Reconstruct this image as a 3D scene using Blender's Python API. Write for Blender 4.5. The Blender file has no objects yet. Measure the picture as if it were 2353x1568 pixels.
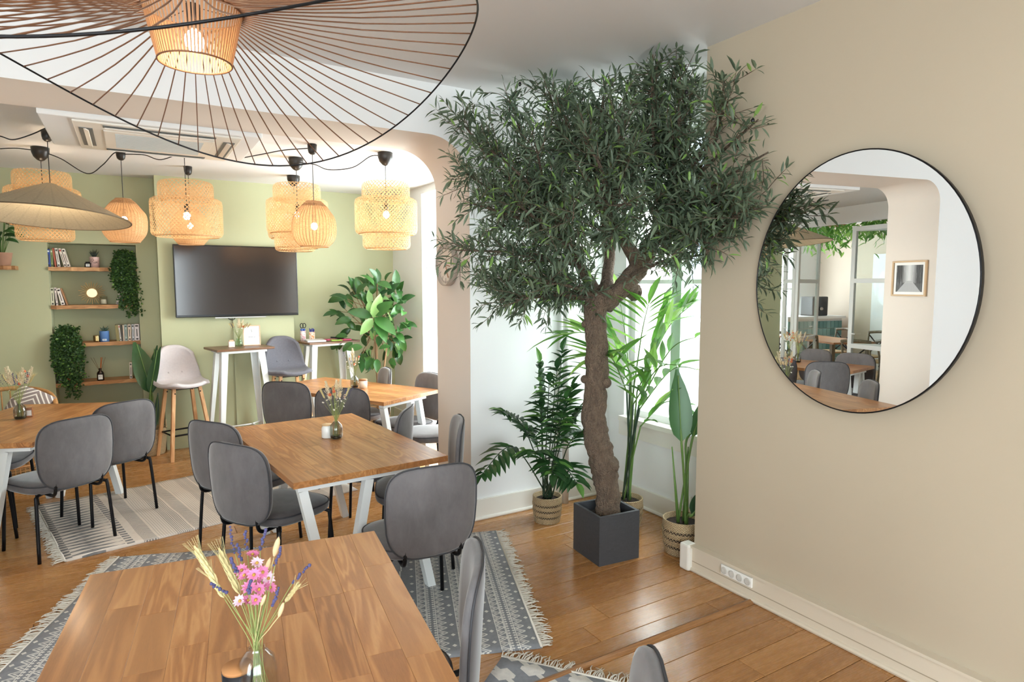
import bpy, bmesh, math, random
from mathutils import Vector, Matrix
SC = bpy.context.scene; COL = SC.collection
PI = math.pi; R = math.radians
random.seed(7)
# ---------------------------------------------------------------- camera
F, CX, CY, HOR, H = 1450.0, 1176.5, 784.0, 654.0, 1.70
PIT = math.atan((CY-HOR)/F); YAW = math.atan((CX-300)/math.hypot(F, CY-HOR))
cam = bpy.data.cameras.new('camera'); cam.sensor_width = 36; cam.lens = 36*F/2353; cam.clip_start = .02
camo = bpy.data.objects.new('camera', cam); COL.objects.link(camo)
camo.location = (0, 0, H); camo.rotation_euler = (PI/2-PIT, 0, -YAW); SC.camera = camo
cam.dof.use_dof = True; cam.dof.focus_distance = 4.2; cam.dof.aperture_fstop = 13
# ---------------------------------------------------------------- world, exposure
SC.view_settings.view_transform = 'Standard'; SC.view_settings.look = 'None'
SC.view_settings.gamma = 1; SC.view_settings.use_curve_mapping = False
SC.view_settings.exposure = 0.10
w = bpy.data.worlds.new('sky'); SC.world = w; w.use_nodes = True
wb = w.node_tree.nodes['Background']; wb.inputs[0].default_value = (.86, .93, 1, 1); wb.inputs[1].default_value = 14.0
SC.cycles.max_bounces = 8; SC.cycles.diffuse_bounces = 4; SC.cycles.transparent_max_bounces = 16
SC.cycles.use_adaptive_sampling = True; SC.cycles.adaptive_threshold = .06
SC.cycles.glossy_bounces = 4; SC.cycles.transmission_bounces = 6
SC.cycles.sample_clamp_indirect = 6; SC.cycles.caustics_reflective = False; SC.cycles.caustics_refractive = False
SC.cycles.use_denoising = True
def window_portal(c, n, w_, h_):
    l = bpy.data.lights.new('window_daylight', 'AREA'); l.shape = 'RECTANGLE'; l.size = w_; l.size_y = h_
    l.cycles.is_portal = True
    o = bpy.data.objects.new('window_daylight', l); COL.objects.link(o); o.location = c
    o.rotation_euler = Vector(n).to_track_quat('-Z', 'Z').to_euler()
window_portal((3.36, 3.22, 1.72), (-1, 0, 0), 1.05, 2.1)      # bay window by the olive tree
window_portal((3.36, 5.62, 1.45), (-1, 0, 0), 1.95, 2.5)       # window of the far room
window_portal((-3.28, -.7, 1.6), (1, 0, 0), 1.9, 2.2)         # window left of the camera
window_portal((-.7, -2.68, 1.6), (0, 1, 0), 3.6, 2.2)        # window behind the camera
window_portal((-4.0, 10.62, 1.6), (0, -1, 0), 2.6, 2.2)       # window of the neighbouring dining room
def window_fill_light(c, n, w_, h_, power):            # added area lamp outside a window, strengthens the daylight coming in
    l = bpy.data.lights.new('window_fill', 'AREA'); l.shape = 'RECTANGLE'; l.size = w_; l.size_y = h_; l.energy = power; l.color = (.93, .97, 1)
    o = bpy.data.objects.new('window_fill', l); COL.objects.link(o); o.location = c; o.rotation_euler = Vector(n).to_track_quat('-Z', 'Z').to_euler()
window_fill_light((3.62, 5.6, 1.5), (-1, 0, 0), 2.0, 2.4, 250)
window_fill_light((3.75, 3.2, 1.9), (-1, 0, 0), 1.1, 2.2, 60)
# ---------------------------------------------------------------- pixel helpers
FW = Vector((math.sin(YAW)*math.cos(PIT), math.cos(YAW)*math.cos(PIT), -math.sin(PIT)))
RT = Vector((math.cos(YAW), -math.sin(YAW), 0)); UP = RT.cross(FW); CAM = Vector((0, 0, H))
def ray(x, y): return FW+RT*((x-CX)/F)+UP*((CY-y)/F)
def PZ(x, y, z): d = ray(x, y); return CAM+d*((z-H)/d.z)
def PY(x, y, Y): d = ray(x, y); return CAM+d*(Y/d.y)
def PX(x, y, X): d = ray(x, y); return CAM+d*(X/d.x)
def PD(x, y, dep): return CAM+ray(x, y)*dep
# ---------------------------------------------------------------- mesh building
class MB:
    def __init__(s): s.v = []; s.f = []; s.m = []; s.a = []; s.rnd = 0.0; s.mi = 0
    def add(s, vs, fs):
        b = len(s.v); s.v += [tuple(v) for v in vs]; s.a += [s.rnd]*len(vs)
        s.f += [tuple(i+b for i in f) for f in fs]; s.m += [s.mi]*len(fs); return s
    def box(s, c, d, rz=0, M=None):
        x, y, z = d[0]/2, d[1]/2, d[2]/2; vs = [Vector((i*x, j*y, k*z)) for k in (-1, 1) for j in (-1, 1) for i in (-1, 1)]
        if rz: M = Matrix.Rotation(rz, 3, 'Z')
        if M is not None: vs = [M @ v for v in vs]
        return s.add([v+Vector(c) for v in vs], [(0, 2, 3, 1), (4, 5, 7, 6), (0, 1, 5, 4), (2, 6, 7, 3), (0, 4, 6, 2), (1, 3, 7, 5)])
    def b2(s, x0, x1, y0, y1, z0, z1): return s.box(((x0+x1)/2, (y0+y1)/2, (z0+z1)/2), (abs(x1-x0), abs(y1-y0), abs(z1-z0)))
    def rbox(s, c, d, bev=.005, M=None, seg=2):
        bm = bmesh.new(); bmesh.ops.create_cube(bm, size=1)
        bmesh.ops.scale(bm, vec=d, verts=bm.verts); bmesh.ops.bevel(bm, geom=bm.edges[:], offset=bev, segments=seg, profile=.5, affect='EDGES')
        if M is not None: bm.transform(M.to_4x4())
        bm.verts.index_update(); s.add([v.co+Vector(c) for v in bm.verts], [[v.index for v in f.verts] for f in bm.faces]); bm.free(); return s
    def tube(s, pts, r, seg=8, closed=False, caps=True):
        pts = [Vector(p) for p in pts]; n = len(pts)
        rr = r if isinstance(r, (list, tuple)) else [r]*n
        vs = []; fs = []; nrm = None
        for i, p in enumerate(pts):
            if closed: t = pts[(i+1) % n]-pts[i-1]
            else: t = pts[min(i+1, n-1)]-pts[max(i-1, 0)]
            t.normalize()
            if nrm is None:
                nrm = t.orthogonal().normalized()
            else:
                nrm = (nrm-t*nrm.dot(t));
                nrm = nrm.normalized() if nrm.length > 1e-6 else t.orthogonal().normalized()
            b = t.cross(nrm)
            for k in range(seg):
                a = 2*PI*k/seg; vs.append(p+(nrm*math.cos(a)+b*math.sin(a))*rr[i])
        for i in range(n if closed else n-1):
            j = (i+1) % n
            for k in range(seg): l = (k+1) % seg; fs.append((i*seg+k, i*seg+l, j*seg+l, j*seg+k))
        if caps and not closed: fs.append(tuple(range(seg))[::-1]); fs.append(tuple((n-1)*seg+k for k in range(seg)))
        return s.add(vs, fs)
    def lathe(s, prof, seg=24, c=(0, 0, 0), closed=False, capb=False, capt=False):
        n = len(prof); vs = []; fs = []
        for r, z in prof:
            for k in range(seg): a = 2*PI*k/seg; vs.append((c[0]+r*math.cos(a), c[1]+r*math.sin(a), c[2]+z))
        for i in range(n if closed else n-1):
            j = (i+1) % n
            for k in range(seg): l = (k+1) % seg; fs.append((i*seg+k, i*seg+l, j*seg+l, j*seg+k))
        if capb: fs.append(tuple(range(seg))[::-1])
        if capt: fs.append(tuple((n-1)*seg+k for k in range(seg)))
        return s.add(vs, fs)
    def sphere(s, c, r, seg=10, rings=6, sc=(1, 1, 1), M=None):
        vs = []; fs = []
        for i in range(rings+1):
            t = PI*i/rings
            for k in range(seg):
                a = 2*PI*k/seg; v = Vector((math.sin(t)*math.cos(a)*sc[0], math.sin(t)*math.sin(a)*sc[1], math.cos(t)*sc[2]))*r
                if M is not None: v = M @ v
                vs.append(v+Vector(c))
        for i in range(rings):
            for k in range(seg): l = (k+1) % seg; fs.append((i*seg+k, (i+1)*seg+k, (i+1)*seg+l, i*seg+l))
        return s.add(vs, fs)
    def prism(s, poly, y0, y1):            # polygon in xz, extruded along y
        n = len(poly); vs = [(x, y0, z) for x, z in poly]+[(x, y1, z) for x, z in poly]
        fs = [tuple(range(n)), tuple(range(n, 2*n))[::-1]]+[(i, (i+1) % n+0, (i+1) % n+n, i+n)[::-1] for i in range(n)]
        return s.add(vs, fs)
    def leaf(s, b, d, nrm, L, W, seg=4, curl=.25, fold=.15, wprof=None):
        b = Vector(b); d = Vector(d).normalized(); nrm = Vector(nrm); nrm = (nrm-d*nrm.dot(d)).normalized(); side = d.cross(nrm)
        vs = []; fs = []; p = b.copy()
        for i in range(seg+1):
            t = i/seg; wd = (wprof(t) if wprof else math.sin(PI*(t**.8)))*W/2
            wd = max(wd, W*.02)
            vs += [p+side*wd+nrm*wd*fold*2, p, p-side*wd+nrm*wd*fold*2]
            an = -curl*1.2/seg; d2 = (d*math.cos(an)+nrm*math.sin(an)).normalized(); nrm = (nrm-d2*nrm.dot(d2)).normalized(); d = d2; p = p+d*(L/seg)
        for i in range(seg): a = i*3; fs += [(a, a+1, a+4, a+3), (a+1, a+2, a+5, a+4)]
        return s.add(vs, fs)
    def dleaf(s, b, d, nrm, L, W):         # small leaf: two folded triangles pairs
        b = Vector(b); d = Vector(d).normalized(); nrm = Vector(nrm); nrm = nrm-d*nrm.dot(d)
        nrm = nrm.normalized() if nrm.length > 1e-5 else d.orthogonal().normalized(); side = d.cross(nrm)
        m = b+d*L*.33-nrm*L*.01; m2 = b+d*L*.68-nrm*L*.04; t = b+d*L-nrm*L*.12; a = side*W/2; u = nrm*W*.15
        return s.add([b, m+a*.92+u, m2+a*.80+u, t, m2-a*.80+u, m-a*.92+u, m, m2], [(0, 6, 1), (1, 6, 7, 2), (2, 7, 3), (0, 5, 6), (5, 4, 7, 6), (4, 3, 7)])
    def build(s, name, mat, parent=None, smooth=False, world=False, kind=None, label=None):
        me = bpy.data.meshes.new(name); vs = s.v
        if world and parent is not None:
            l = parent.location; q = parent.parent
            while q is not None: l = l+q.location; q = q.parent
            vs = [(v[0]-l.x, v[1]-l.y, v[2]-l.z) for v in vs]
        me.from_pydata(vs, [], s.f)
        for m in (mat if isinstance(mat, (list, tuple)) else [mat]): me.materials.append(m)
        if isinstance(mat, (list, tuple)): me.polygons.foreach_set('material_index', s.m)
        if smooth: me.polygons.foreach_set('use_smooth', [True]*len(me.polygons))
        if any(s.a):
            at = me.attributes.new('rnd', 'FLOAT', 'POINT'); at.data.foreach_set('value', s.a)
        me.update()
        o = bpy.data.objects.new(name, me); COL.objects.link(o)
        if parent is not None: o.parent = parent
        if kind: o['kind'] = kind
        if label: o['label'] = label
        return o
def tag(o, label, cat, group=None):
    o['label'] = label; o['category'] = cat
    if group: o['group'] = group
    return o
def thing(name, label, cat, loc=(0, 0, 0), rz=0, group=None):
    o = bpy.data.objects.new(name, None); COL.objects.link(o); o.location = loc; o.rotation_euler = (0, 0, rz); o.empty_display_size = .05
    return tag(o, label, cat, group)
def dup(root, loc, rz=0, label=None, group=None):
    def cp(o, par):
        c = o.copy(); COL.objects.link(c); c.parent = par
        for ch in o.children: cp(ch, c)
        return c
    r = cp(root, None); r.location = loc; r.rotation_euler = (0, 0, rz)
    if label: r['label'] = label
    if group: r['group'] = group
    return r
def S(o): o['kind'] = 'structure'; return o
def arc(c, r, a0, a1, n, ax=(0, 2)):
    out = []
    for i in range(n+1):
        a = a0+(a1-a0)*i/n; p = list(c); p[ax[0]] += r*math.cos(a); p[ax[1]] += r*math.sin(a); out.append(tuple(p))
    return out
def smooth_path(pts, n=6):
    pts = [Vector(p) for p in pts]; out = []
    for i in range(len(pts)-1):
        p0 = pts[max(i-1, 0)]; p1 = pts[i]; p2 = pts[i+1]; p3 = pts[min(i+2, len(pts)-1)]
        for k in range(n):
            t = k/n; out.append(.5*((2*p1)+(p2-p0)*t+(2*p0-5*p1+4*p2-p3)*t*t+(3*p1-p0-3*p2+p3)*t**3))
    out.append(pts[-1]); return out
# ---------------------------------------------------------------- material nodes
def lin(c):
    if isinstance(c, str): c = [int(c[i:i+2], 16)/255 for i in (0, 2, 4)]
    return tuple((x/12.92 if x <= .04045 else ((x+.055)/1.055)**2.4) for x in c[:3])+(1,)
class V:
    def __init__(s, T, k): s.T = T; s.k = k
    def _m(s, op, *o): return s.T.math(op, s, *o)
    def __add__(s, o): return s._m('ADD', o)
    __radd__ = __add__
    def __sub__(s, o): return s._m('SUBTRACT', o)
    def __rsub__(s, o): return s.T.math('SUBTRACT', o, s)
    def __mul__(s, o): return s._m('MULTIPLY', o)
    __rmul__ = __mul__
    def __truediv__(s, o): return s._m('DIVIDE', o)
    def __lt__(s, o): return s._m('LESS_THAN', o)
    def __gt__(s, o): return s._m('GREATER_THAN', o)
    def frac(s): return s._m('FRACT')
    def floor(s): return s._m('FLOOR')
    def abs(s): return s._m('ABSOLUTE')
    def mn(s, o): return s._m('MINIMUM', o)
    def mx(s, o): return s._m('MAXIMUM', o)
    def mod(s, o): return s._m('FLOORED_MODULO', o)
    def cl(s): r = s._m('ADD', 0.0); r.k.node.use_clamp = True; return r
class Tree:
    def __init__(s, m): s.n = m.node_tree.nodes; s.l = m.node_tree.links
    def put(s, sock, v):
        if isinstance(v, V): s.l.new(v.k, sock)
        elif isinstance(v, str): sock.default_value = lin(v)
        elif isinstance(v, tuple) and len(v) == 3 and sock.type == 'RGBA': sock.default_value = v+(1,)
        else: sock.default_value = v
    def node(s, t, out=0, ins={}, **kw):
        n = s.n.new(t)
        for k, v in kw.items(): setattr(n, k, v)
        for k, v in ins.items(): s.put(n.inputs[k], v)
        return V(s, n.outputs[out])
    def math(s, op, *a): return s.node('ShaderNodeMath', 0, {i: v for i, v in enumerate(a)}, operation=op)
    def coord(s, k='Object'): return s.node('ShaderNodeTexCoord', k)
    def xyz(s, v): n = s.n.new('ShaderNodeSeparateXYZ'); s.put(n.inputs[0], v); return [V(s, o) for o in n.outputs]
    def vec(s, x, y, z): return s.node('ShaderNodeCombineXYZ', 0, {0: x, 1: y, 2: z})
    def map(s, v, sc=(1, 1, 1), loc=(0, 0, 0), rot=(0, 0, 0)): return s.node('ShaderNodeMapping', 0, {0: v, 1: loc, 2: rot, 3: sc})
    def noise(s, v, sc=5, det=2, rough=.5, dist=0, out=0): return s.node('ShaderNodeTexNoise', out, {'Vector': v, 'Scale': sc, 'Detail': det, 'Roughness': rough, 'Distortion': dist})
    def wave(s, v, sc=5, dist=2, det=2, typ='BANDS', direction='X'): return s.node('ShaderNodeTexWave', 'Fac', {'Vector': v, 'Scale': sc, 'Distortion': dist, 'Detail': det}, wave_type=typ, bands_direction=direction)
    def mix(s, f, a, b, mode='MIX'):
        n = s.n.new('ShaderNodeMix'); n.data_type = 'RGBA'; n.blend_type = mode
        s.put(n.inputs[0], f); s.put(n.inputs[6], a); s.put(n.inputs[7], b); return V(s, n.outputs[2])
    def ramp(s, f, st):
        n = s.n.new('ShaderNodeValToRGB'); s.put(n.inputs[0], f); e = n.color_ramp.elements
        while len(e) < len(st): e.new(.5)
        for x, (p, c) in zip(e, st): x.position = p; x.color = lin(c) if isinstance(c, str) else ((c, c, c, 1) if not isinstance(c, tuple) else c)
        return V(s, n.outputs[0])
    def rand(s): return s.node('ShaderNodeObjectInfo', 'Random')
    def attr(s, a='rnd'): return s.node('ShaderNodeAttribute', 'Fac', attribute_name=a)
    def bump(s, h, st=.3, d=.01): return s.node('ShaderNodeBump', 0, {'Height': h, 'Strength': st, 'Distance': d})
MATS = {}
def mat(name, col='cccccc', rough=.6, metal=0, fn=None, spec=.5, sheen=0, transl=None, emit=None, coat=0, alpha=None):
    if name in MATS: return MATS[name]
    m = bpy.data.materials.new(name); m.use_nodes = True; MATS[name] = m
    T = Tree(m); b = T.n['Principled BSDF']
    b.inputs['Roughness'].default_value = rough; b.inputs['Metallic'].default_value = metal
    b.inputs['Specular IOR Level'].default_value = spec
    if sheen: b.inputs['Sheen Weight'].default_value = sheen; b.inputs['Sheen Roughness'].default_value = .4
    if coat: b.inputs['Coat Weight'].default_value = coat; b.inputs['Coat Roughness'].default_value = .15
    c = col
    if fn:
        r = fn(T)
        if isinstance(r, dict):
            for k, v in r.items():
                if k == 'col': c = v
                else: T.put(b.inputs[k], v)
        else: c = r
    T.put(b.inputs['Base Color'], c)
    if emit: T.put(b.inputs['Emission Color'], emit[0]); b.inputs['Emission Strength'].default_value = emit[1]
    if transl:
        t = T.n.new('ShaderNodeBsdfTranslucent'); T.put(t.inputs[0], c)
        mx = T.n.new('ShaderNodeMixShader'); mx.inputs[0].default_value = transl
        T.l.new(b.outputs[0], mx.inputs[1]); T.l.new(t.outputs[0], mx.inputs[2])
        T.l.new(mx.outputs[0], T.n['Material Output'].inputs[0])
    return m
def glass(name, tint=(1, 1, 1), refl=1.0, dens=1.0):
    if name in MATS: return MATS[name]
    m = bpy.data.materials.new(name); m.use_nodes = True; MATS[name] = m; T = Tree(m); T.n.remove(T.n['Principled BSDF'])
    t = T.n.new('ShaderNodeBsdfTransparent'); t.inputs[0].default_value = tint+(1,)
    g = T.n.new('ShaderNodeBsdfGlossy'); g.inputs['Roughness'].default_value = .03
    fc = T.node('ShaderNodeLayerWeight', 'Facing', {'Blend': .5}); f = T.math('POWER', fc, 3.0)*.55+.04
    mx = T.n.new('ShaderNodeMixShader'); T.put(mx.inputs[0], (f*refl).cl()); T.l.new(t.outputs[0], mx.inputs[1]); T.l.new(g.outputs[0], mx.inputs[2])
    T.l.new(mx.outputs[0], T.n['Material Output'].inputs[0]); return m
def wood(name, stops, axis='x', rough=.4, ring=1.0, tone=.35, seed=0, bump=.08, rs=None, coat=0, gc=1.0):
    def fn(T):
        o = T.coord(); r = T.rand()
        k = {'x': (1.2, 14, 14), 'y': (14, 1.2, 14), 'z': (14, 14, 1.2)}[axis]
        off = T.vec(r*37.0, r*61.0+seed, r*23.0)
        v = T.node('ShaderNodeVectorMath', 0, {0: o, 1: off}, operation='ADD')
        v = T.map(v, k)
        n1 = T.noise(v, .55*ring, 3, .55, 1.2)
        rings = T.math('SINE', n1*46.0)*.5+.5
        rings = T.math('POWER', rings, 1.6)
        fine = T.noise(T.map(v, (5, 5, 5)), 2.6, 4, .75)
        pore = T.math('POWER', T.noise(T.map(v, (11, 11, 11)), 3.0, 2, .6), 2.0)
        g = (rings*.40+fine*.40+n1*.22-pore*.16-.45)*gc+.45+(r*5.7).frac()*.22-.06
        c = T.ramp(g, stops)
        ton = (r*7.13).frac()
        c = T.mix(ton*tone, c, stops[0][1], 'MIX')
        li = T.mix(((r*3.77).frac()*.5).cl(), c, stops[-1][1], 'MIX')
        return {'col': T.mix(.5, c, li), 'Roughness': fine*.18+(rough-.09), 'Normal': T.bump(g, bump, .004)}
    return mat(name, rough=rough, fn=fn, coat=coat)
def paint(name, col, rough=.7, var=.03, bump=.05):
    def fn(T):
        o = T.coord(); n = T.noise(o, 1.3, 3, .5); f = T.noise(o, 90, 2, .6)
        c = lin(col); d = tuple(x*(1-var*2.2) for x in c[:3])+(1,)
        return {'col': T.mix(n, c, d), 'Normal': T.bump(f, bump, .002)}
    return mat(name, rough=rough, fn=fn, spec=.3)
# ================================================================ STRUCTURE
ZC, ZS, ZF = 3.02, 2.69, 2.78
YW, YW2, YB, YD = 3.94, 4.50, 7.29, 7.54
XR, XJ, XJL, XB, YE = 2.82, 2.03, -.80, 3.28, 2.568
XL2 = -2.2
M_white = paint('white_wall_paint', 'e9e9e8', .75, .02)
M_ceil = paint('ceiling_paint', 'e4e3e2', .8, .015)
M_beige = paint('beige_wall_paint', 'bcae98', .6, .03)
M_reveal = paint('warm_lit_reveal_paint', 'ddd2c7', .7, .02)  # reveal paint with some warm light mixed into its colour
M_green = paint('sage_green_paint', 'b5b896', .65, .03)
M_trim = paint('trim_paint', 'e6e2d8', .35, .02, .02)
M_trimb = paint('beige_trim_paint', 'd8ccb8', .35, .03, .02)
M_frame = paint('window_frame_paint', 'eef0ee', .35, .01, .02)
M_mint = paint('mint_frame_paint', 'c3dccb', .4, .01, .02)
M_pane = glass('window_glass', (.97, .99, .98), .8)
M_floor = wood('oak_floor', [(.1, '875930'), (.45, 'ab7743'), (.62, 'b7834d'), (.95, 'c89862')], 'x', .27, .6, .45, bump=.06, coat=.3, gc=.55)
# floor base and planks
fl = S(MB().b2(-6.2, 3.5, -2.7, 10.7, -.16, -.014).build('floor', mat('floor_screed', '4a3a2a', .9)))
rows = int((7.62-.2)/.145)
bd = random.Random(3)
npl = 0
def plank(par, x0, x1, y0, y1):
    m = MB(); g = .0014
    m.rbox(((x0+x1)/2, (y0+y1)/2, -.007), (x1-x0-2*g, y1-y0-2*g, .0138), .0015, seg=1)
    m.v = [(a-(x0+x1)/2, b-(y0+y1)/2, c) for a, b, c in m.v]
    o = m.build('plank', M_floor, par); o.location = ((x0+x1)/2, (y0+y1)/2, bd.uniform(-.0006, .0004)); return o
y = .215
while y < 7.6:
    x = XL2-bd.uniform(0, 1.0); x = max(x, XL2)
    first = True
    while x < 3.3:
        L = bd.uniform(.5, 1.9) if first else bd.uniform(1.2, 1.95); first = False
        x1 = min(x+L, 3.3)
        if 3.3-x1 < .3: x1 = 3.3
        plank(fl, x, x1, y, y+.145); x = x1; npl += 1
    y += .145
fn = S(MB().b2(-3.3, 3.3, -2.7, .2145, -.0139, 0).build('floor', M_floor)); fn.name = 'floor_near'
fo = S(MB().b2(-6.2, XL2-.001, YW2, 10.7, -.0139, 0).build('floor_neighbour_room', M_floor))
S(MB().tube([(1.0, 2.125, -.004), (XR-.02, 2.125, -.004)], .02, 8).build('trim_1', wood('oak_threshold', [(.1, '6b4526'), (.6, '9c6d42'), (.9, 'b98a5c')], 'x', .3)))
# near room walls and ceiling
S(MB().b2(-3.3, 3.55, -2.7, YW+.28, ZC, ZC+.12).build('ceiling', M_ceil))
S(MB().b2(XR, 3.5, -2.5, YE, 0, ZC).build('wall_right', M_beige))
m = MB()                                     # wall behind the camera with a window opening
m.b2(-3.3, -2.5, -2.75, -2.5, 0, ZC); m.b2(1.1, XR, -2.75, -2.5, 0, ZC); m.b2(-2.5, 1.1, -2.75, -2.5, 0, .5); m.b2(-2.5, 1.1, -2.75, -2.5, 2.7, ZC)
S(m.build('wall_back', M_white))
m = MB()
for a, b in ((-2.5, -1.65), (.25, YW)): m.b2(-3.35, -3.1, a, b, 0, ZC)
for a, b in ((-1.65, .25),): m.b2(-3.35, -3.1, a, b, 0, .5); m.b2(-3.35, -3.1, a, b, 2.7, ZC)
S(m.build('wall_left', M_white))
def window(name, c, along, w_, h_, nx, nz, parent=None, frame=None):
    """frame with mullions in a wall; along = 'x' or 'y'"""
    frame = frame or M_frame
    root = bpy.data.objects.new(name, None); COL.objects.link(root); root.location = c; root['kind'] = 'structure'
    def bx(nm, a, z, da, dz, dt=.06, mt=frame):
        d = (da, dt, dz) if along == 'x' else (dt, da, dz); p = (a, 0, z) if along == 'x' else (0, a, z)
        return MB().box(p, d).build(nm, mt, root)
    for s in (-1, 1):
        bx('window_frame', s*(w_/2-.03), 0, .06, h_); bx('window_frame', 0, s*(h_/2-.03), w_-.12, .06)
    for i in range(1, nx): bx('window_frame', -w_/2+w_*i/nx, 0, .05, h_-.12)
    for i in range(1, nz): bx('glazing_bar', 0, -h_/2+h_*i/nz, w_-.12, .03, .04)
    for i in range(nx):
        for j in range(nz): bx('pane', -w_/2+w_*(i+.5)/nx, -h_/2+h_*(j+.5)/nz, w_/nx-.05, h_/nz-.03, .006, M_pane)
    return root
window('window_1', (-.7, -2.62, 1.6), 'x', 3.6, 2.2, 4, 2)
window('window_2', (-3.22, -.7, 1.6), 'y', 1.9, 2.2, 2, 2)
# arch wall between the two rooms
def archpts(n=24):
    rr, rl = .30, .20
    p = [(XJL, 0), (XJL, ZS-rl)]+[(XJL+rl-rl*math.cos(a), ZS-rl+rl*math.sin(a)) for a in [PI/2*i/n for i in range(1, n+1)]]
    p += [(XJ-rr+rr*math.sin(a), ZS-rr*.97+rr*.97*math.cos(a)) for a in [PI/2*i/n for i in range(0, n+1)]]+[(XJ, 0)]
    return p
m = MB(); ap = archpts(); zt = ZC
for yy, flip in ((YW, 0), (YW2, 1)):
    def q(a, b, c, d):
        f = [a, b, c, d]; m.add([(x_, yy, z_) for x_, z_ in (f[::-1] if flip else f)], [(0, 1, 2, 3)])
    q((-3.3, 0), (XJL, 0), (XJL, zt), (-3.3, zt)); q((XJ, 0), (3.5, 0), (3.5, zt), (XJ, zt))
    for (a, b) in zip(ap[1:-2], ap[2:-1]): q(a, b, (b[0], zt), (a[0], zt))
m.mi = 1
for a, b in zip(ap[:-1], ap[1:]): m.add([(a[0], YW, a[1]), (a[0], YW2, a[1]), (b[0], YW2, b[1]), (b[0], YW, b[1])], [(0, 1, 2, 3)])
S(m.build('wall_arch', [M_white, M_reveal]))
# bay beside the arch: window wall
m = MB()
m.b2(XB, 3.5, YE, 2.70, 0, ZC); m.b2(XB, 3.5, 3.74, YW, 0, ZC); m.b2(XB, 3.5, 2.70, 3.74, 0, .67); m.b2(XB, 3.5, 2.70, 3.74, 2.77, ZC)
S(m.build('wall_bay', M_white))
wr = window('window_3', (3.36, 3.22, 1.72), 'y', 1.04, 2.1, 2, 2)
MB().b2(-.07, .0, -.045, .045, -1.0, 1.0).build('centre_post', M_mint, wr)
MB().b2(-.14, .02, -.52, .52, -1.075, -1.04).build('window_sill', M_trim, wr)
MB().b2(-.095, -.075, -.56, .56, -1.20, -1.09).build('apron', M_trim, wr)
MB().tube([(-.1, .03, -.3), (-.1, .03, -.1)], .012, 8).build('handle', M_frame, wr)
S(MB().tube([(2.83, 3.895, 0), (2.83, 3.895, ZC)], .026, 16).build('trim_2', M_white, smooth=True))   # heating pipe in the bay
# far room
S(MB().b2(XL2, 3.5, YW2-.2, YD+.5, ZF, ZF+.2).build('ceiling_far_room', M_ceil))
m = MB(); nx0, nx1, nz1, nd = -.672, .062, 2.10, .27
m.b2(XL2, nx0, YD, YD+.4, 0, ZF); m.b2(nx1, 3.5, YD, YD+.4, 0, ZF); m.b2(nx0, nx1, YD, YD+.4, nz1, ZF); m.b2(nx0, nx1, YD+nd, YD+.4, 0, nz1)
S(m.build('wall_green', M_green))
S(MB().b2(.245, 1.545, YB, YD, 0, ZF).build('wall_chimney_breast', M_green))
m = MB(); m.b2(2.81, 3.5, 6.62, YD, 0, ZF); m.b2(2.81, 3.5, YW2, 4.60, 0, ZF); m.b2(3.3, 3.5, 4.60, 6.62, 0, .2); m.b2(2.81, 3.5, 4.60, 6.62, 2.7, ZF)
S(m.build('wall_far_right', M_white))
window('window_4', (3.38, 5.61, 1.45), 'y', 2.02, 2.5, 2, 2)
# baseboards
def skirting(name, x0, x1, y0, y1, h=.13, m=M_trim, face=(-1, 0)):
    b = MB(); b.b2(x0, x1, y0, y1, 0, h)
    if face[0]: xx = x0 if face[0] < 0 else x1; b.tube([(xx, y0, .012), (xx, y1, .012)], .014, 8)
    else: yy = y0 if face[1] < 0 else y1; b.tube([(x0, yy, .012), (x1, yy, .012)], .014, 8)
    return S(b.build(name, m))
bb = skirting('baseboard_right', XR-.035, XR, -2.5, YE-.01, .145, M_trimb)
MB().b2(XR-.037, XR-.034, -2.5, YE-.02, .06, .064).build('groove', mat('groove_shadow', 'a89a84', .7), bb)
MB().b2(XR-.05, XR, -2.5, YE-.01, .145, .158).build('top_ledge', M_trimb, bb)
b2_ = MB().rbox((XR-.028, YE+.02, .08), (.075, .075, .16), .012).build('baseboard_corner', M_trim); S(b2_)
skirting('baseboard_arch', XJ, 3.28, YW-.022, YW, .15, M_trim, (0, -1))
skirting('baseboard_bay', XB-.022, XB, YE, YW, .15, M_trim)
skirting('baseboard_far_right', 2.79, 2.81, 6.62, YD, .15, M_trim)
# street outside the windows
S(MB().b2(3.5, 40, -30, 40, -.4, -.3).build('street_pavement', paint('paving', 'b5b4b0', .9)))
bt = thing('building', 'pale stone building across the street seen through the bay window', 'building', (13, 4, -.3))
MB().b2(0, 4, -14, 14, 0, 14).build('facade', paint('pale_stone', 'd8d4cb', .9), bt)
for i in range(7):
    for j in range(4):
        f = MB().b2(-.06, .02, -13+i*4, -11.6+i*4, 1+j*3.3, 3.2+j*3.3).build('window', M_frame, bt)
        MB().b2(-.08, -.05, -12.9+i*4, -11.7+i*4, 1.1+j*3.3, 3.1+j*3.3).build('pane', mat('dark_window', '6d7880', .15), f)
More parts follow.
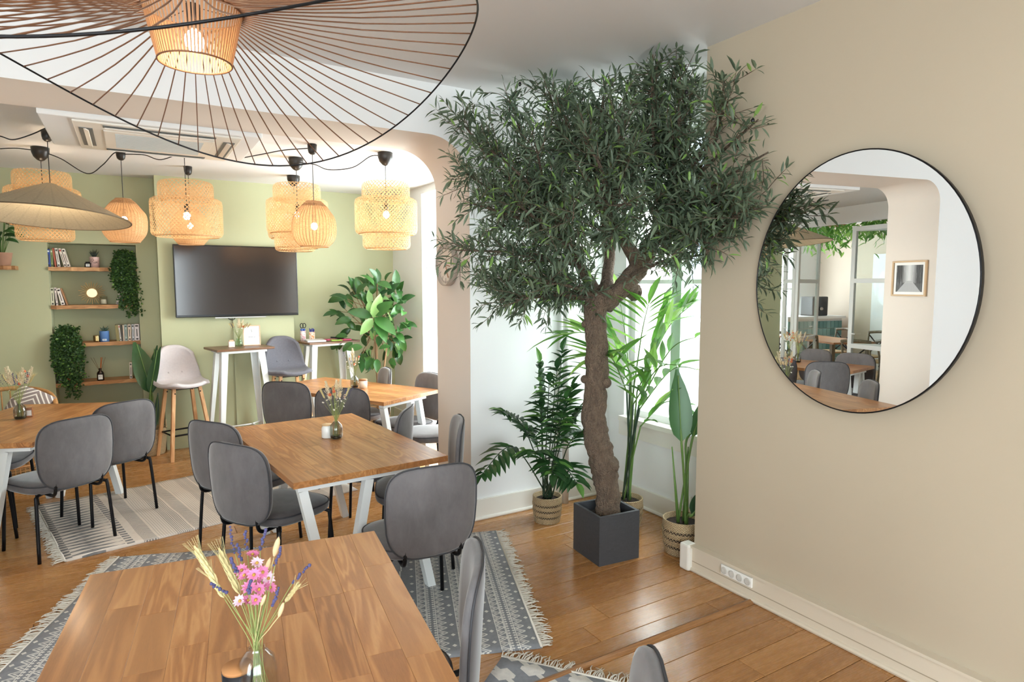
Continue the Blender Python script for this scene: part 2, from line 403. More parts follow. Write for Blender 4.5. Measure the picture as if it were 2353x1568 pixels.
# ---------------------------------------------------------------- AC cassette
a = thing('air_conditioner', 'white ceiling cassette air conditioner beside the beam', 'air conditioner', (.19, 4.97, 2.66))
M_ac = mat('ac_plastic', 'e8e2d8', .4)
MB().rbox((0, 0, .06), (1.2, .93, .118), .006).build('housing', M_white, a)
MB().rbox((0.02, 0, -.006), (.92, .86, .014), .005).build('panel', M_ac, a)
def slat(cx, cy, dx, dy):
    s = MB().box((cx, cy, -.0145), (dx, dy, .004)).build('air_slot', mat('dark_slot', '6a6c6a', .6), a)
    if dx > dy: MB().box((cx, cy, -.020), (dx*.97, dy*.45, .006), M=Matrix.Rotation(.5, 3, 'X')).build('louvre', M_ac, s)
    else: MB().box((cx, cy, -.020), (dx*.45, dy*.97, .006), M=Matrix.Rotation(.5, 3, 'Y')).build('louvre', M_ac, s)
slat(.02, -.37, .62, .05); slat(.02, .37, .62, .05); slat(-.38, 0, .07, .56); slat(.42, 0, .07, .56)
g = MB().rbox((.02, 0, -.016), (.62, .54, .012), .004).build('intake_grille', M_ac, a)
for i in range(22): MB().box((.02, -.22+i*.021, -.0235), (.5, .008, .004)).build('grille_slat', mat('ac_grille', 'c9d0d0', .5), g)
# ---------------------------------------------------------------- wall sockets
def sockets(c, n, label, face='-x'):
    t = thing('wall_socket', label, 'socket', c)
    w_ = .052*n
    MB().rbox((0, 0, 0), (.012, w_, .055), .003).build('cover_plate', mat('socket_plastic', 'f1efe9', .3), t)
    if n > 1:
        for i in range(n):
            yy = -w_/2+.026+i*.052
            M = Matrix.Rotation(PI/2, 3, 'Y')
            k = MB(); k.lathe([(.017, -.003), (.0195, -.003), (.0195, .002), (.017, .002), (.016, -.002), (0.001, -.002)], 18)
            k.v = [tuple(M @ Vector(v)+Vector((-.0085, yy, 0))) for v in k.v]; s = k.build('outlet', mat('socket_grey', 'cfccc4', .4), t)
            for z in (-.006, .006): MB().box((-.0075, yy, z), (.002, .004, .004)).build('contact_hole', mat('hole_dark', '1a1a1a', .8), s)
    else:
        MB().rbox((-.004, 0, 0), (.012, .036, .04), .003).build('rocker', mat('socket_plastic', 'f1efe9', .3), t)
    return t
sockets((XR-.041, 2.225, .105), 4, 'row of four white round outlets set in the beige baseboard')
sockets((XB-.008, 3.05, .20), 1, 'single white wall socket above the baseboard beside the tall palm')
# ================================================================ TABLES, CHAIRS, RUGS
M_oak = wood('oak_table', [(.12, '84522a'), (.42, 'a87040'), (.62, 'b67e4a'), (.92, 'cc9862')], 'y', .36, .9, .45, bump=.10, coat=.1, gc=1.05)
M_wsteel = mat('white_steel', 'e4e8e8', .35)
M_black = mat('black_steel', '17171a', .4, .6)
def velvet(name, a, b):
    def fn(T):
        o = T.coord(); r = T.rand()
        v = T.node('ShaderNodeVectorMath', 0, {0: o, 1: T.vec(r*11.0, r*5.0, r*7.0)}, operation='ADD')
        n = T.noise(T.map(v, (1, 1, .5)), 16, 4, .7, .3); n2 = T.noise(v, 2.2, 2, .5)
        f = T.ramp(n*.4+n2*.6, [(.28, 0.0), (.70, 1.0)])
        return {'col': T.mix(f, a, b), 'Normal': T.bump(n, .03, .003)}
    return mat(name, rough=.75, fn=fn, sheen=.55, spec=.25)
M_velvet = velvet('grey_velvet', '4e4b4c', '757172')
M_pipe = mat('dark_piping', '39393d', .7)
def beam(m, p0, p1, w_, d_):
    p0 = Vector(p0); p1 = Vector(p1); ax = (p1-p0); L = ax.length; ax.normalize()
    yv = Vector((0, 1, 0)); xv = yv.cross(ax).normalized(); yv = ax.cross(xv)
    M = Matrix((xv, yv, ax)).transposed(); return m.box((p0+p1)/2, (w_, d_, L), M=M)
def make_table(name, label, c, rz, W, L, seed, ns=10, group='wooden dining tables', legs=True, flips=(1, 1), wi=(0, 0)):
    t = thing(name, label, 'table', (c[0], c[1], 0), rz, group); rd = random.Random(seed)
    sw = W/ns
    for i in range(ns):
        y = -L/2; x = -W/2+sw*(i+.5); first = True
        while y < L/2-.001:
            l = rd.uniform(.15, .5) if first else rd.uniform(.3, .62); first = False
            y1 = min(y+l, L/2)
            if L/2-y1 < .12: y1 = L/2
            m = MB().rbox((0, 0, 0), (sw-.0003, y1-y-.0003, .032), .0006, seg=1); o = m.build('stave', M_oak, t); o.location = (x, (y+y1)/2, .734); y = y1
    if legs:
        for s, g_, w0 in ((-1, flips[0], wi[0]), (1, flips[1], wi[1])):
            y = s*(L/2-.055)
            fr = MB(); fr.b2(g_*(-W/2+.03), g_*(W/2-.16), y-.025, y+.025, .69, .718); fr.build('frame_bar', M_wsteel, t)
            for (a, b) in ((-W/2+.055+w0, -W/2+.20+w0), (-W/2+.40+w0*.5, -W/2+.265+w0), (W/2-.24, W/2-.09)):
                beam(MB(), (g_*a, y, .69), (g_*b, y, 0), .045, .05).build('leg', M_wsteel, t)
        MB().b2(-.03, .03, -L/2+.08, L/2-.08, .69, .715).build('centre_rail', M_wsteel, t)
    return t
T_front = make_table('dining_table', 'oak butcher-block dining table in the foreground with pink flowers on it', (.21, 1.655), R(-7.5), .93, 1.43, 1)
T_mid = make_table('dining_table', 'oak dining table with white legs in the middle, white jar candle on it', (.992, 3.815), R(4.5), .85, 1.43, 2)
T_right = make_table('dining_table', 'oak dining table partly hidden behind the arch pillar', (1.69, 5.68), R(28), .74, 1.48, 3, 8)
T_left = make_table('dining_table', 'oak dining table at the left edge in front of the shelf niche', (-.67, 5.47), R(-22), .80, 1.35, 4, 9, flips=(-1, 1), wi=(.12, 0))
# ---------------------------------------------------------------- chair
def sup(a, b, n, N=36, taper=0.0):
    out = []
    for i in range(N):
        t = 2*PI*i/N; c, s = math.cos(t), math.sin(t)
        x = a*math.copysign(abs(c)**(2/n), c); y = b*math.copysign(abs(s)**(2/n), s)
        out.append((x*(1+taper*(y/b)), y))
    return out
def loft(m, rings):
    n = len(rings[0]); fs = []; vs = [v for r in rings for v in r]
    for i in range(len(rings)-1):
        for k in range(n): l = (k+1) % n; fs.append((i*n+k, i*n+l, (i+1)*n+l, (i+1)*n+k))
    fs.append(tuple(range(n))[::-1]); fs.append(tuple((len(rings)-1)*n+k for k in range(n)))
    return m.add(vs, fs)
def make_chair(label, cat='chair', name='velvet_chair', fab=M_velvet):
    t = thing(name, label, cat)
    ol = sup(.235, .225, 3.4, 40, .05)
    def ring(s, z): return [(x*s, y*s+.02, z) for x, y in ol]
    sm = loft(MB(), [ring(.80, .404), ring(.93, .408), ring(.985, .42), ring(1.0, .44), ring(.985, .455), ring(.93, .466), ring(.7, .474), ring(.4, .477), ring(.1, .478)])
    so = sm.build('seat', fab, t, True)
    MB().tube([(x*.985, y*.985+.02, .4565) for x, y in ol], .0042, 6, True).build('piping', M_pipe, so, True)
    bo = sup(.226, .218, 4.0, 44, .0)
    def P(u, v, th):
        tp = 1-.10*max(0, -v/.218)**1.5
        uu = u*tp; y = -.243-.11*(v+.21)*.55-.02+.75*uu*uu+th
        return (uu, y, .657+v)
    def br(s, th): return [P(u*s, v*s, th) for u, v in bo]
    rings = [br(.12, -.021), br(.45, -.021), br(.75, -.0205), br(.93, -.018), br(.985, -.011), br(1, 0), br(.985, .011), br(.93, .018), br(.75, .021), br(.45, .022), br(.12, .022)]
    bk = loft(MB(), rings).build('backrest', fab, t, True)
    MB().tube([P(u*1.0, v*1.0, -.012) for u, v in bo], .0038, 6, True).build('piping', M_pipe, bk, True)
    for s in (-1, 1):
        MB().tube(smooth_path([(s*.10, -.11, .405), (s*.165, -.14, .405), (s*.203, -.172, .398), (s*.212, -.185, .36), (s*.228, -.21, .0)], 4), .0105, 8).build('leg', M_black, t, True)
        MB().tube(smooth_path([(s*.10, .13, .405), (s*.165, .16, .405), (s*.203, .182, .398), (s*.212, .19, .36), (s*.228, .21, .0)], 4), .0105, 8).build('leg', M_black, t, True)
        MB().tube(smooth_path([(s*.12, -.02, .40), (s*.13, -.17, .398), (s*.135, -.228, .405), (s*.136, -.255, .44), (s*.136, -.262, .55)], 4), .0105, 8).build('back_support', M_black, t, True)
    return t
CH = [(-.470, 4.965, 31.6, 'grey velvet chair nearest the camera at the left table'),
      (-.208, 5.453, 29.3, 'grey velvet chair beside the light grey stool, back towards the viewer'),
      (.655, 3.67, -58, 'grey velvet chair at the near left of the middle table'),
      (.605, 4.335, -56, 'grey velvet chair at the far left of the middle table'),
      (1.168, 2.89, -3, 'large grey velvet chair between the middle and foreground tables, back to the viewer'),
      (1.268, 5.787, -40.7, 'grey velvet chair directly below the dark grey bar stool'),
      (1.565, 5.235, -34, 'grey velvet chair behind the dried flowers of the middle table'),
      (1.345, 4.145, 56, 'grey velvet chair on the far right side of the middle table, back seen edge-on'),
      (1.456, 3.58, 70, 'grey velvet chair right of the middle table in front of the pillar'),
      (1.86, 5.98, 84, 'grey velvet chair at the far end of the pillar table, below the rubber plant'),
      (2.10, 5.36, 100, 'grey velvet chair with window light on its seat, right of the pillar table'),
      (2.17, 4.86, 70, 'grey velvet chair half hidden by the arch pillar, only its seat in view'),
      (.625, 1.79, 64, 'grey velvet chair at the right side of the foreground table, seen edge-on'),
      (.685, 1.09, 50, 'grey velvet chair cut off by the bottom edge of the picture'),
      (-.93, 5.72, -100, 'grey velvet chair at the left picture edge, only its seat and legs in view'),
      (-1.02, 5.12, -115, 'grey velvet chair on the far side of the left table, seen in the mirror')]
c0 = make_chair(CH[0][3]); c0.location = (CH[0][0], CH[0][1], 0); c0.rotation_euler = (0, 0, R(CH[0][2])); c0['group'] = 'grey velvet dining chairs'
for x, y, a, l in CH[1:]: dup(c0, (x, y, 0), R(a), l)
# ---------------------------------------------------------------- bar tables and stools
M_walnut = wood('dark_bar_top', [(.1, '4a3020'), (.5, '6e4a30'), (.9, '8a6444')], 'x', .35)
def bar_table(label, cx, cy, rz, a, b, z):
    t = thing('bar_table', label, 'bar table', (cx, cy, 0), rz, 'tall white bar tables')
    MB().rbox((0, 0, z-.011), (2*a, 2*b, .022), .006).build('tabletop', M_walnut, t)
    MB().b2(-a+.06, a-.06, -b+.06, b-.06, z-.05, z-.022).build('apron', M_wsteel, t)
    for sx in (-1, 1):
        for sy in (-1, 1):
            m = MB(); tx, ty = sx*(a-.105), sy*(b-.095); fx, fy = sx*(a+.0), sy*(b-.005)
            for k in (0, 1):            # angle-section leg: two flared plates
                d = .034; e = .020
                if k == 0: m.add([(tx-d*sx, ty, z-.03), (tx+d*sx, ty, z-.03), (fx+e*sx*.4, fy, 0), (fx-e*sx*1.6, fy, 0)]+[(tx-d*sx, ty-.006*sy, z-.03), (tx+d*sx, ty-.006*sy, z-.03), (fx+e*sx*.4, fy-.006*sy, 0), (fx-e*sx*1.6, fy-.006*sy, 0)], [(0, 1, 2, 3), (7, 6, 5, 4), (0, 4, 5, 1), (1, 5, 6, 2), (2, 6, 7, 3), (3, 7, 4, 0)])
                else: m.add([(tx+d*sx, ty, z-.03), (tx+d*sx, ty-2*d*sy, z-.03), (fx+e*sx*.4, fy-2*e*sy, 0), (fx+e*sx*.4, fy, 0)]+[(tx+d*sx-.006*sx, ty, z-.03), (tx+d*sx-.006*sx, ty-2*d*sy, z-.03), (fx+e*sx*.4-.006*sx, fy-2*e*sy, 0), (fx+e*sx*.4-.006*sx, fy, 0)], [(0, 1, 2, 3), (7, 6, 5, 4), (0, 4, 5, 1), (1, 5, 6, 2), (2, 6, 7, 3), (3, 7, 4, 0)])
            m.build('leg', M_wsteel, t)
    zz = .22; q = a-.02; r_ = b-.02
    for sy in (-1, 1): MB().tube([(-q, sy*r_, zz), (-q*.5, sy*r_*.45, zz), (q*.5, sy*r_*.45, zz), (q, sy*r_, zz)], .009, 6).build('stretcher', M_wsteel, t, True)
    for sx in (-1, 1): MB().tube([(sx*q*.5, -r_*.45, zz), (sx*q*.5, r_*.45, zz)], .008, 6).build('stretcher', M_wsteel, t, True)
    return t
bar_table('white metal bar table with brown top below the television', .93, 6.99, R(11), .285, .215, 1.06)
bar_table('white metal bar table holding pens and notebooks beside the rubber plant', 1.91, 7.275, R(10), .305, .20, 1.06)
M_lgrey = mat('light_grey_fabric', 'c3bbbc', .9, fn=lambda T: {'col': T.mix(T.noise(T.coord(), 60, 3), 'bdb5b7', 'cbc4c4'), 'Normal': T.bump(T.noise(T.coord(), 300, 2), .2, .001)}, sheen=.2)
M_dgrey = mat('dark_grey_fabric', '5d5c63', .9, fn=lambda T: {'col': T.mix(T.noise(T.coord(), 60, 3), '55545c', '68676e'), 'Normal': T.bump(T.noise(T.coord(), 300, 2), .2, .001)}, sheen=.2)
M_beech = wood('beech_legs', [(.1, 'b07c50'), (.5, 'cf9d6c'), (.9, 'e2b98a')], 'z', .45)
def bar_stool(label, c, rz, fab, sh=.74):
    t = thing('bar_stool', label, 'bar stool', (c[0], c[1], 0), rz, 'upholstered bar stools')
    n, k = 20, 22; vs = []; fs = []                    # shell: front edge (+y), seat, then curving up into the back
    def shell(u, v):                                   # u -1..1 across, v 0 (front) .. 1 (back top)
        if v < .45:
            q = v/.45; y = .21-.35*q; z = -.026*math.sin(q*PI*.9)+.01*q*q; w_ = .222+.008*q
            if v < .20: w_ *= .55+.45*math.sin(v/.20*PI/2)**.7
            return Vector((u*w_, y-.02*(1-q)**3*u*u, z+.030*abs(u)**2.5))
        q = (v-.45)/.55; y = -.14-.085*math.sin(min(1, q*1.5)*PI/2)-.015*q; z = .01+.36*q**1.12
        w_ = .230-.05*q-.02*q*q; e = abs(u)
        return Vector((u*w_, y+.075*e**2.2*math.sin(min(1, q*2)*PI/2), z+.030*e**2.5*(1-q)-.085*e**3.2*q**2.5))
    rows_ = [];
    for i in range(n+1):
        for j in range(k+1): rows_.append(shell(-1+2*j/k, i/n))
    W_ = k+1
    nr = []
    for i in range(n+1):
        for j in range(k+1):
            a = rows_[min(i+1, n)*W_+j]-rows_[max(i-1, 0)*W_+j]; b = rows_[i*W_+min(j+1, k)]-rows_[i*W_+max(j-1, 0)]
            nr.append(b.cross(a).normalized()*-1)
    off = lambda s: [p+q*s for p, q in zip(rows_, nr)]
    m = MB(); A = off(.018); B = off(-.018)
    q1 = [(i*W_+j, i*W_+j+1, (i+1)*W_+j+1, (i+1)*W_+j) for i in range(n) for j in range(k)]
    N_ = len(A); vs = A+B; fs = q1+[tuple(x+N_ for x in f)[::-1] for f in q1]
    edge = [j for j in range(W_)]+[i*W_+k for i in range(1, n+1)]+[n*W_+j for j in range(k-1, -1, -1)]+[i*W_ for i in range(n-1, 0, -1)]
    for a, b in zip(edge, edge[1:]+edge[:1]): fs.append((b, a, a+N_, b+N_))
    m.add([p+Vector((0, 0, sh)) for p in vs], fs); sh_o = m.build('seat_shell', fab, t, True)
    for s in (-1, 1):
        p = shell(s*.30, .60)+Vector((0, 0, sh)); MB().sphere(p+Vector((0, .018, .004)), .011, 10, 6, (1, .5, 1)).build('button', fab, sh_o, True)
    for sx in (-1, 1):
        for sy in (-1, 1):
            m = MB(); beam(m, (sx*.12, sy*.10-.01, sh-.02), (sx*.20, sy*.185, 0), .03, .03); m.build('leg', M_beech, t)
            MB().sphere((sx*.118, sy*.10+.012, sh-.075), .007, 8, 5).build('screw', M_black, t)
    q = .163; MB().tube([(-q, -q+.02, .24), (q, -q+.02, .24), (q, q-.015, .24), (-q, q-.015, .24)], .009, 6, True).build('footrest', M_black, t, True)
    MB().box((0, -.02, sh-.034), (.26, .24, .02)).build('seat_plate', M_black, t)
    return t
bar_stool('light grey upholstered bar stool with wooden legs in front of the green wall', (.40, 6.985), R(-163), M_lgrey, .72)
bar_stool('dark grey upholstered bar stool with wooden legs between the two bar tables', (1.41, 6.97), R(-172), M_dgrey, .77)
# ---------------------------------------------------------------- rugs
def rug_obj(name, label, c, rz, L, W, matl, ends, seed, amp=.004, fl_=.07):
    t = thing(name, label, 'rug', (c[0], c[1], 0), rz); rd = random.Random(seed)
    nx, ny = int(L/.05), int(W/.05); m = MB(); vs = []
    for i in range(nx+1):
        for j in range(ny+1):
            x = -L/2+L*i/nx; y = -W/2+W*j/ny
            vs.append((x, y, .006+amp*(math.sin(x*9+y*4+seed)*math.sin(y*7-x*3)+.5*math.sin(x*23+y*17))*.5+amp*.6))
    k = ny+1; fs = [(i*k+j, (i+1)*k+j, (i+1)*k+j+1, i*k+j+1) for i in range(nx) for j in range(ny)]
    N_ = len(vs); ed = [(i*k, (i+1)*k) for i in range(nx)]+[(nx*k+j, nx*k+j+1) for j in range(ny)]+[((i+1)*k+ny, i*k+ny) for i in range(nx)]+[(j+1, j) for j in range(ny)]
    low = [(x, y, .0005) for x, y, z in vs]
    fs += [(b, a, a+N_, b+N_) for a, b in ed]
    m.add(vs+low, fs); m.build('weave', matl, t, True)
    M_fr = mat('cream_fringe', 'd9d2c6', .9)
    for s in ends:
        f = MB(); y = -W/2+.006
        while y < W/2:
            x0 = s*L/2; l = fl_*rd.uniform(.7, 1.25); a = rd.gauss(0, .35); w_ = rd.uniform(.0022, .0036)
            p = [(x0-s*.006, y, .007), (x0+s*l*.35, y+math.sin(a)*l*.2, .006+rd.uniform(0, .006)), (x0+s*l*.7, y+math.sin(a)*l*.5+rd.gauss(0, .006), .004+rd.uniform(0, .006)), (x0+s*l*math.cos(a), y+math.sin(a)*l+rd.gauss(0, .008), .004)]
            f.tube(p, [w_, w_, w_*.9, w_*.6], 4); y += rd.uniform(.006, .0105)
        f.build('fringe', M_fr, t, True, kind='stuff')
        MB().tube([(s*L/2, -W/2, .007), (s*L/2, W/2, .007)], .006, 6).build('hem', M_fr, t, True)
    return t
def rugA(T):
    x, y, z = T.xyz(T.coord()); L2 = 1.19
    ue = L2-x.abs(); k = ue/.047; bid = k.floor().mod(4.0); f = k.frac(); v = (y+5.0)/.047
    vf = v.frac(); tri = (vf-.5).abs()
    zig = ((f*.9-tri*1.6+.0).abs()-.0).abs() < .12; zig2 = ((f*.9-tri*1.6-.42).abs()) < .10
    zz = zig.mx(zig2)
    d2 = ((v/2).frac()-.5).abs()*2+(f-.5).abs()
    diam = (d2 < .26)
    dots = (((v*2.2).frac()-.5).abs()+((f*2).frac()-.5).abs()) < .36
    line = ((f-.06).abs() < .05).mx((f-.94).abs() < .04)
    def eq(n): return (bid-float(n)).abs() < .5
    band = eq(0)*diam+eq(1)*zz+eq(2)*dots.mx(line)+eq(3)*(zz.mx(line))
    cx = (x+10.0)/.17; cy = (y+10.0)/.20; ch = (cx.floor()+cy.floor()).mod(2.0)
    d = (cx.frac()-.5).abs()+(cy.frac()-.5).abs()
    conc = (((d*9.0).frac()-.5).abs() < .22)*(d < .5)
    ln = ((cx.frac()-.5).abs() > .46)
    mid = ch*conc.mx(ln)
    pat = (ue < .61)*band+(ue > .61)*mid
    n = T.noise(T.coord(), 40, 3); fine = T.noise(T.coord(), 420, 2)
    pat = (pat*(n*.8+.45)).cl()
    return {'col': T.mix(pat, T.mix(n, '76787d', '8f9196'), 'e2dfd9'), 'Normal': T.bump(fine+pat*.4, .35, .002)}
def rugB(T):
    x, y, z = T.xyz(T.coord()); ue = x+1.0; v = y+3.0
    kd = ue/.30; td = (kd.frac()-.5).abs(); vd = (v/.062).frac()-.5
    diam = (td*1.6+vd.abs()*2.1) < .85
    dash = (((v/.05).frac()-.5).abs() < .28)*((((ue-.36)/.045).abs()) < .5)
    dash2 = (((v/.05).frac()-.5).abs() < .28)*((((ue-.02)/.04).abs()) < .5)
    b = (ue-.42)/.105; bi = b.floor().mod(3.0); bf = b.frac()
    hat = ((((v+((bf-.5).abs()*.11))/.018).frac()-.5).abs() < .23)*(((bf-.5).abs() < .40))
    dots = ((((v/.012).frac()-.5).abs()+((bf*7).frac()-.5).abs()) < .33)
    lines = (((bf*9).frac()-.5).abs() < .16)
    def eq(n): return (bi-float(n)).abs() < .5
    rest = eq(0)*hat+eq(1)*dots*.75+eq(2)*lines.mx(dots*.5)
    pat = ((ue < .33)*diam*(ue > .04)).mx(dash).mx(dash2).mx((ue > .42)*rest*((1.9-ue*.75).cl()))
    n = T.noise(T.coord(), 30, 3); fine = T.noise(T.coord(), 420, 2)
    pat = (pat*(n*.6+.6)).cl()
    return {'col': T.mix(pat, T.mix(n, 'cbbfb3', 'd9cfc4'), '6a6a6c'), 'Normal': T.bump(fine+pat*.3, .35, .002)}
def rugC(T):
    x, y, z = T.xyz(T.coord()); u = (x+y*.0+10.0)/.15; v = (y+10.0)/.11
    row = v.floor(); uf = (u+row*.5).frac(); vf = v.frac()
    arrow = (((uf-.5).abs()+(vf-.5).abs()*.5) < .32).mx(((uf-.25-vf*.5).abs() < .09))
    n = T.noise(T.coord(), 60, 3); fine = T.noise(T.coord(), 420, 2)
    return {'col': T.mix(arrow*(n*.5+.6).cl(), T.mix(n, '7b7f88', '94989f'), 'e2dfda'), 'Normal': T.bump(fine, .35, .002)}
rug_obj('patterned_rug', 'grey and cream patterned flatweave rug with fringes under the foreground table', (.715, 3.43), R(-21.0), 2.38, 1.42, mat('grey_rug', rough=.95, fn=rugA), (-1, 1), 1)
rug_obj('patterned_rug', 'cream rug with grey diamonds and chevrons under the left table', (.42, 5.47), R(12), 2.0, 1.32, mat('cream_rug', rough=.95, fn=rugB), (-1,), 2, .009, .06)
rug_obj('patterned_rug', 'grey rug with bold white arrow shapes at the bottom edge', (1.10, 1.59), R(37.8), 1.4, .9, mat('arrow_rug', rough=.95, fn=rugC), (1,), 3)
# ================================================================ LAMPS
M_bamboo = mat('woven_bamboo', 'd9a862', .6, fn=lambda T: T.mix(T.noise(T.coord(), 60, 2), 'c2945e', 'e4c294'), transl=.35)
M_rattan = mat('rattan', 'd8b48a', .6, fn=lambda T: T.mix(T.noise(T.map(T.coord(), (1, 1, 9)), 40, 3), 'b98a58', 'e3c39a'), transl=.45)
M_bulb = mat('bulb_glow', 'ffffff', .4, emit=((1, .82, .6), 50))
M_cord = mat('black_cord', '141416', .5)
M_cap = mat('dark_cap', '2a2725', .35, .3)
WARM = (1.0, .79, .55)
def bulb(par, z, power, r=.03):
    MB().sphere((0, 0, z), r*.85, 14, 9, (1, 1, 1.2)).build('bulb', M_bulb, par, True)
    MB().tube([(0, 0, z+r*1.0), (0, 0, z+r*1.0+.06)], .017, 10).build('lamp_holder', M_cap, par, True)
    l = bpy.data.lights.new('bulb_light', 'POINT'); l.energy = power*.42; l.color = WARM; l.shadow_soft_size = r*1.3
    o = bpy.data.objects.new('bulb_light', l); COL.objects.link(o); o.parent = par; o.location = (0, 0, z)
def cap(par, z, big=True):
    pr = [(.055, 0), (.062, -.004), (.060, -.04), (.048, -.075), (.025, -.1), (.008, -.108), (.004, -.108)] if big else [(.032, 0), (.036, -.003), (.033, -.045), (.028, -.066), (.015, -.078), (.004, -.08)]
    m = MB().lathe([(.001, 0)]+pr, 20, (0, 0, z)); return m.build('ceiling_cap', M_cap, par, True)
def weave(m, prof, n=46, w_=.0066, thick=.0, steps=14):
    """lattice of crossing ribbons on a surface of revolution"""
    L = [0]
    for (r0, z0), (r1, z1) in zip(prof, prof[1:]): L.append(L[-1]+math.hypot(r1-r0, z1-z0))
    T_ = L[-1]
    def at(t):
        s = t*T_
        for i in range(len(L)-1):
            if s <= L[i+1]+1e-9: q = (s-L[i])/max(L[i+1]-L[i], 1e-9); return prof[i][0]+(prof[i+1][0]-prof[i][0])*q, prof[i][1]+(prof[i+1][1]-prof[i][1])*q
        return prof[-1]
    Rm = max(p[0] for p in prof); pts = [at(i/steps) for i in range(steps+1)]
    for sg in (-1, 1):
        for k in range(n):
            m.rnd = random.random(); vs = []; fs = []
            for i, (r, z) in enumerate(pts):
                a = 2*PI*k/n+sg*(i/steps)*T_/Rm*.95; da = w_/Rm/2*1.25; rr = r+sg*.0012
                vs += [(rr*math.cos(a-da), rr*math.sin(a-da), z), (rr*math.cos(a+da), rr*math.sin(a+da), z)]
            for i in range(steps): fs.append((2*i, 2*i+1, 2*i+3, 2*i+2))
            m.add(vs, fs)
    return m
def tier(par, R_, z1, z0, n=46, lip=.05):
    pr = [(R_-lip, z1-.001), (R_-.02, z1), (R_-.006, z1-.012), (R_, z1-.035), (R_, z0+.03), (R_-.006, z0+.010), (R_-.02, z0), (R_-.035, z0+.001)]
    o = weave(MB(), pr, n).build('woven_tier', M_bamboo, par, False, kind='stuff')
    MB().tube([((R_-.03)*math.cos(a), (R_-.03)*math.sin(a), z0) for a in [2*PI*i/40 for i in range(40)]], .004, 5, True).build('rim', M_bamboo, o, True)
    return o
def tier_lamp(label, x, y, dz=0, tiers=3, z_ceil=ZF, power=16, sc=1.0):
    t = thing('bamboo_pendant_lamp', label, 'pendant lamp', (x, y, z_ceil), 0, 'tiered bamboo pendant lamps'); c = -z_ceil+dz
    cap(t, 0)
    tier(t, .195*sc, 2.545+c, 2.395+c, 40, .06); tier(t, .254*sc, 2.415+c, 2.125+c, 54)
    if tiers == 3: tier(t, .195*sc, 2.145+c, 2.005+c, 40)
    MB().tube([(0, 0, -.1), (0, 0, 2.36+c)], .0028, 6).build('cord', M_cord, t)
    bulb(t, 2.285+c, power); return t
tier_lamp('three-tier bamboo pendant lamp far left behind the flat rattan saucer lamp', -.563, 6.292, .045)
tier_lamp('two-tier bamboo pendant lamp hanging left of the television', .40, 5.56, -.055, 2)
tier_lamp('three-tier bamboo pendant lamp above the television corner, behind the round rattan lamp', 1.261, 5.678, .01)
tier_lamp('bamboo pendant lamp mostly hidden behind another one near the television', 1.439, 6.612, .03, power=6)
tier_lamp('three-tier bamboo pendant lamp at the right, beside the arch', 1.841, 5.077, -.01)
def onion(label, x, y, zt, zm, zb, power, z_ceil=ZF, rm=.165):
    t = thing('rattan_pendant_lamp', label, 'pendant lamp', (x, y, z_ceil), 0, 'round rattan pendant lamps'); c = -z_ceil; cap(t, 0, False)
    prof = smooth_path([(.055, 0, zt+c), (.09, 0, zt-.03+c), (.128, 0, zt-.08+c), (rm*.97, 0, (zt+zm)/2-.02+c), (rm, 0, zm+c), (rm*.9, 0, (zm+zb)/2-.005+c), (.105, 0, zb+c)], 5); prof = [(p.x, p.z) for p in prof]
    m = MB()
    for k in range(40):
        a = 2*PI*k/40; m.tube([(r*math.cos(a), r*math.sin(a), z) for r, z in prof], .0024, 4, caps=False)
    m.build('rib', M_rattan, t, True, kind='stuff')
    m = MB(); rd = random.Random(int(x*100))
    for i in range(len(prof)-1):
        (r0, z0), (r1, z1) = prof[i], prof[i+1]
        if 3 <= i <= 5: continue                       # open band below the neck
        for q in (.15, .5, .85):
            r = r0+(r1-r0)*q; z = z0+(z1-z0)*q; d = math.hypot(r1-r0, z1-z0)/3*.40
            nz = (z1-z0)/math.hypot(r1-r0, z1-z0); nr = (r1-r0)/math.hypot(r1-r0, z1-z0)
            m.lathe([(r-nr*d+.0018*(q > .4), z-nz*d), (r+nr*d+.0018*(q > .4), z+nz*d)], 40)
    for i in (3, 4, 5):
        (r0, z0), (r1, z1) = prof[i], prof[i+1]
        for k in range(40):
            for sg in (1, -1):
                a = 2*PI*k/40; b = a+sg*2*PI/40; m.tube([(r0*math.cos(a), r0*math.sin(a), z0), (r1*math.cos(b), r1*math.sin(b), z1)], .0018, 4, caps=False)
    m.build('woven_shade', M_rattan, t, True, kind='stuff')
    for r, z in (prof[0], prof[-1]): MB().tube([(r*math.cos(a), r*math.sin(a), z) for a in [2*PI*i/32 for i in range(32)]], .005, 5, True).build('rim', M_rattan, t, True)
    MB().tube([(0, 0, -.07), (0, 0, zm+.13+c)], .0028, 6).build('cord', M_cord, t)
    bulb(t, zm+.05+c, power); return t
onion('pale round rattan pendant lamp above the shelf niche', -.02, 6.10, 2.392, 2.174, 2.047, 2.5)
onion('round rattan pendant lamp whose bottom peeks out under the two-tier lamp', .50, 6.60, 2.40, 2.19, 2.07, 4)
onion('round ribbed rattan pendant lamp in front of the television corner', 1.251, 5.073, 2.341, 2.103, 1.995, 9)
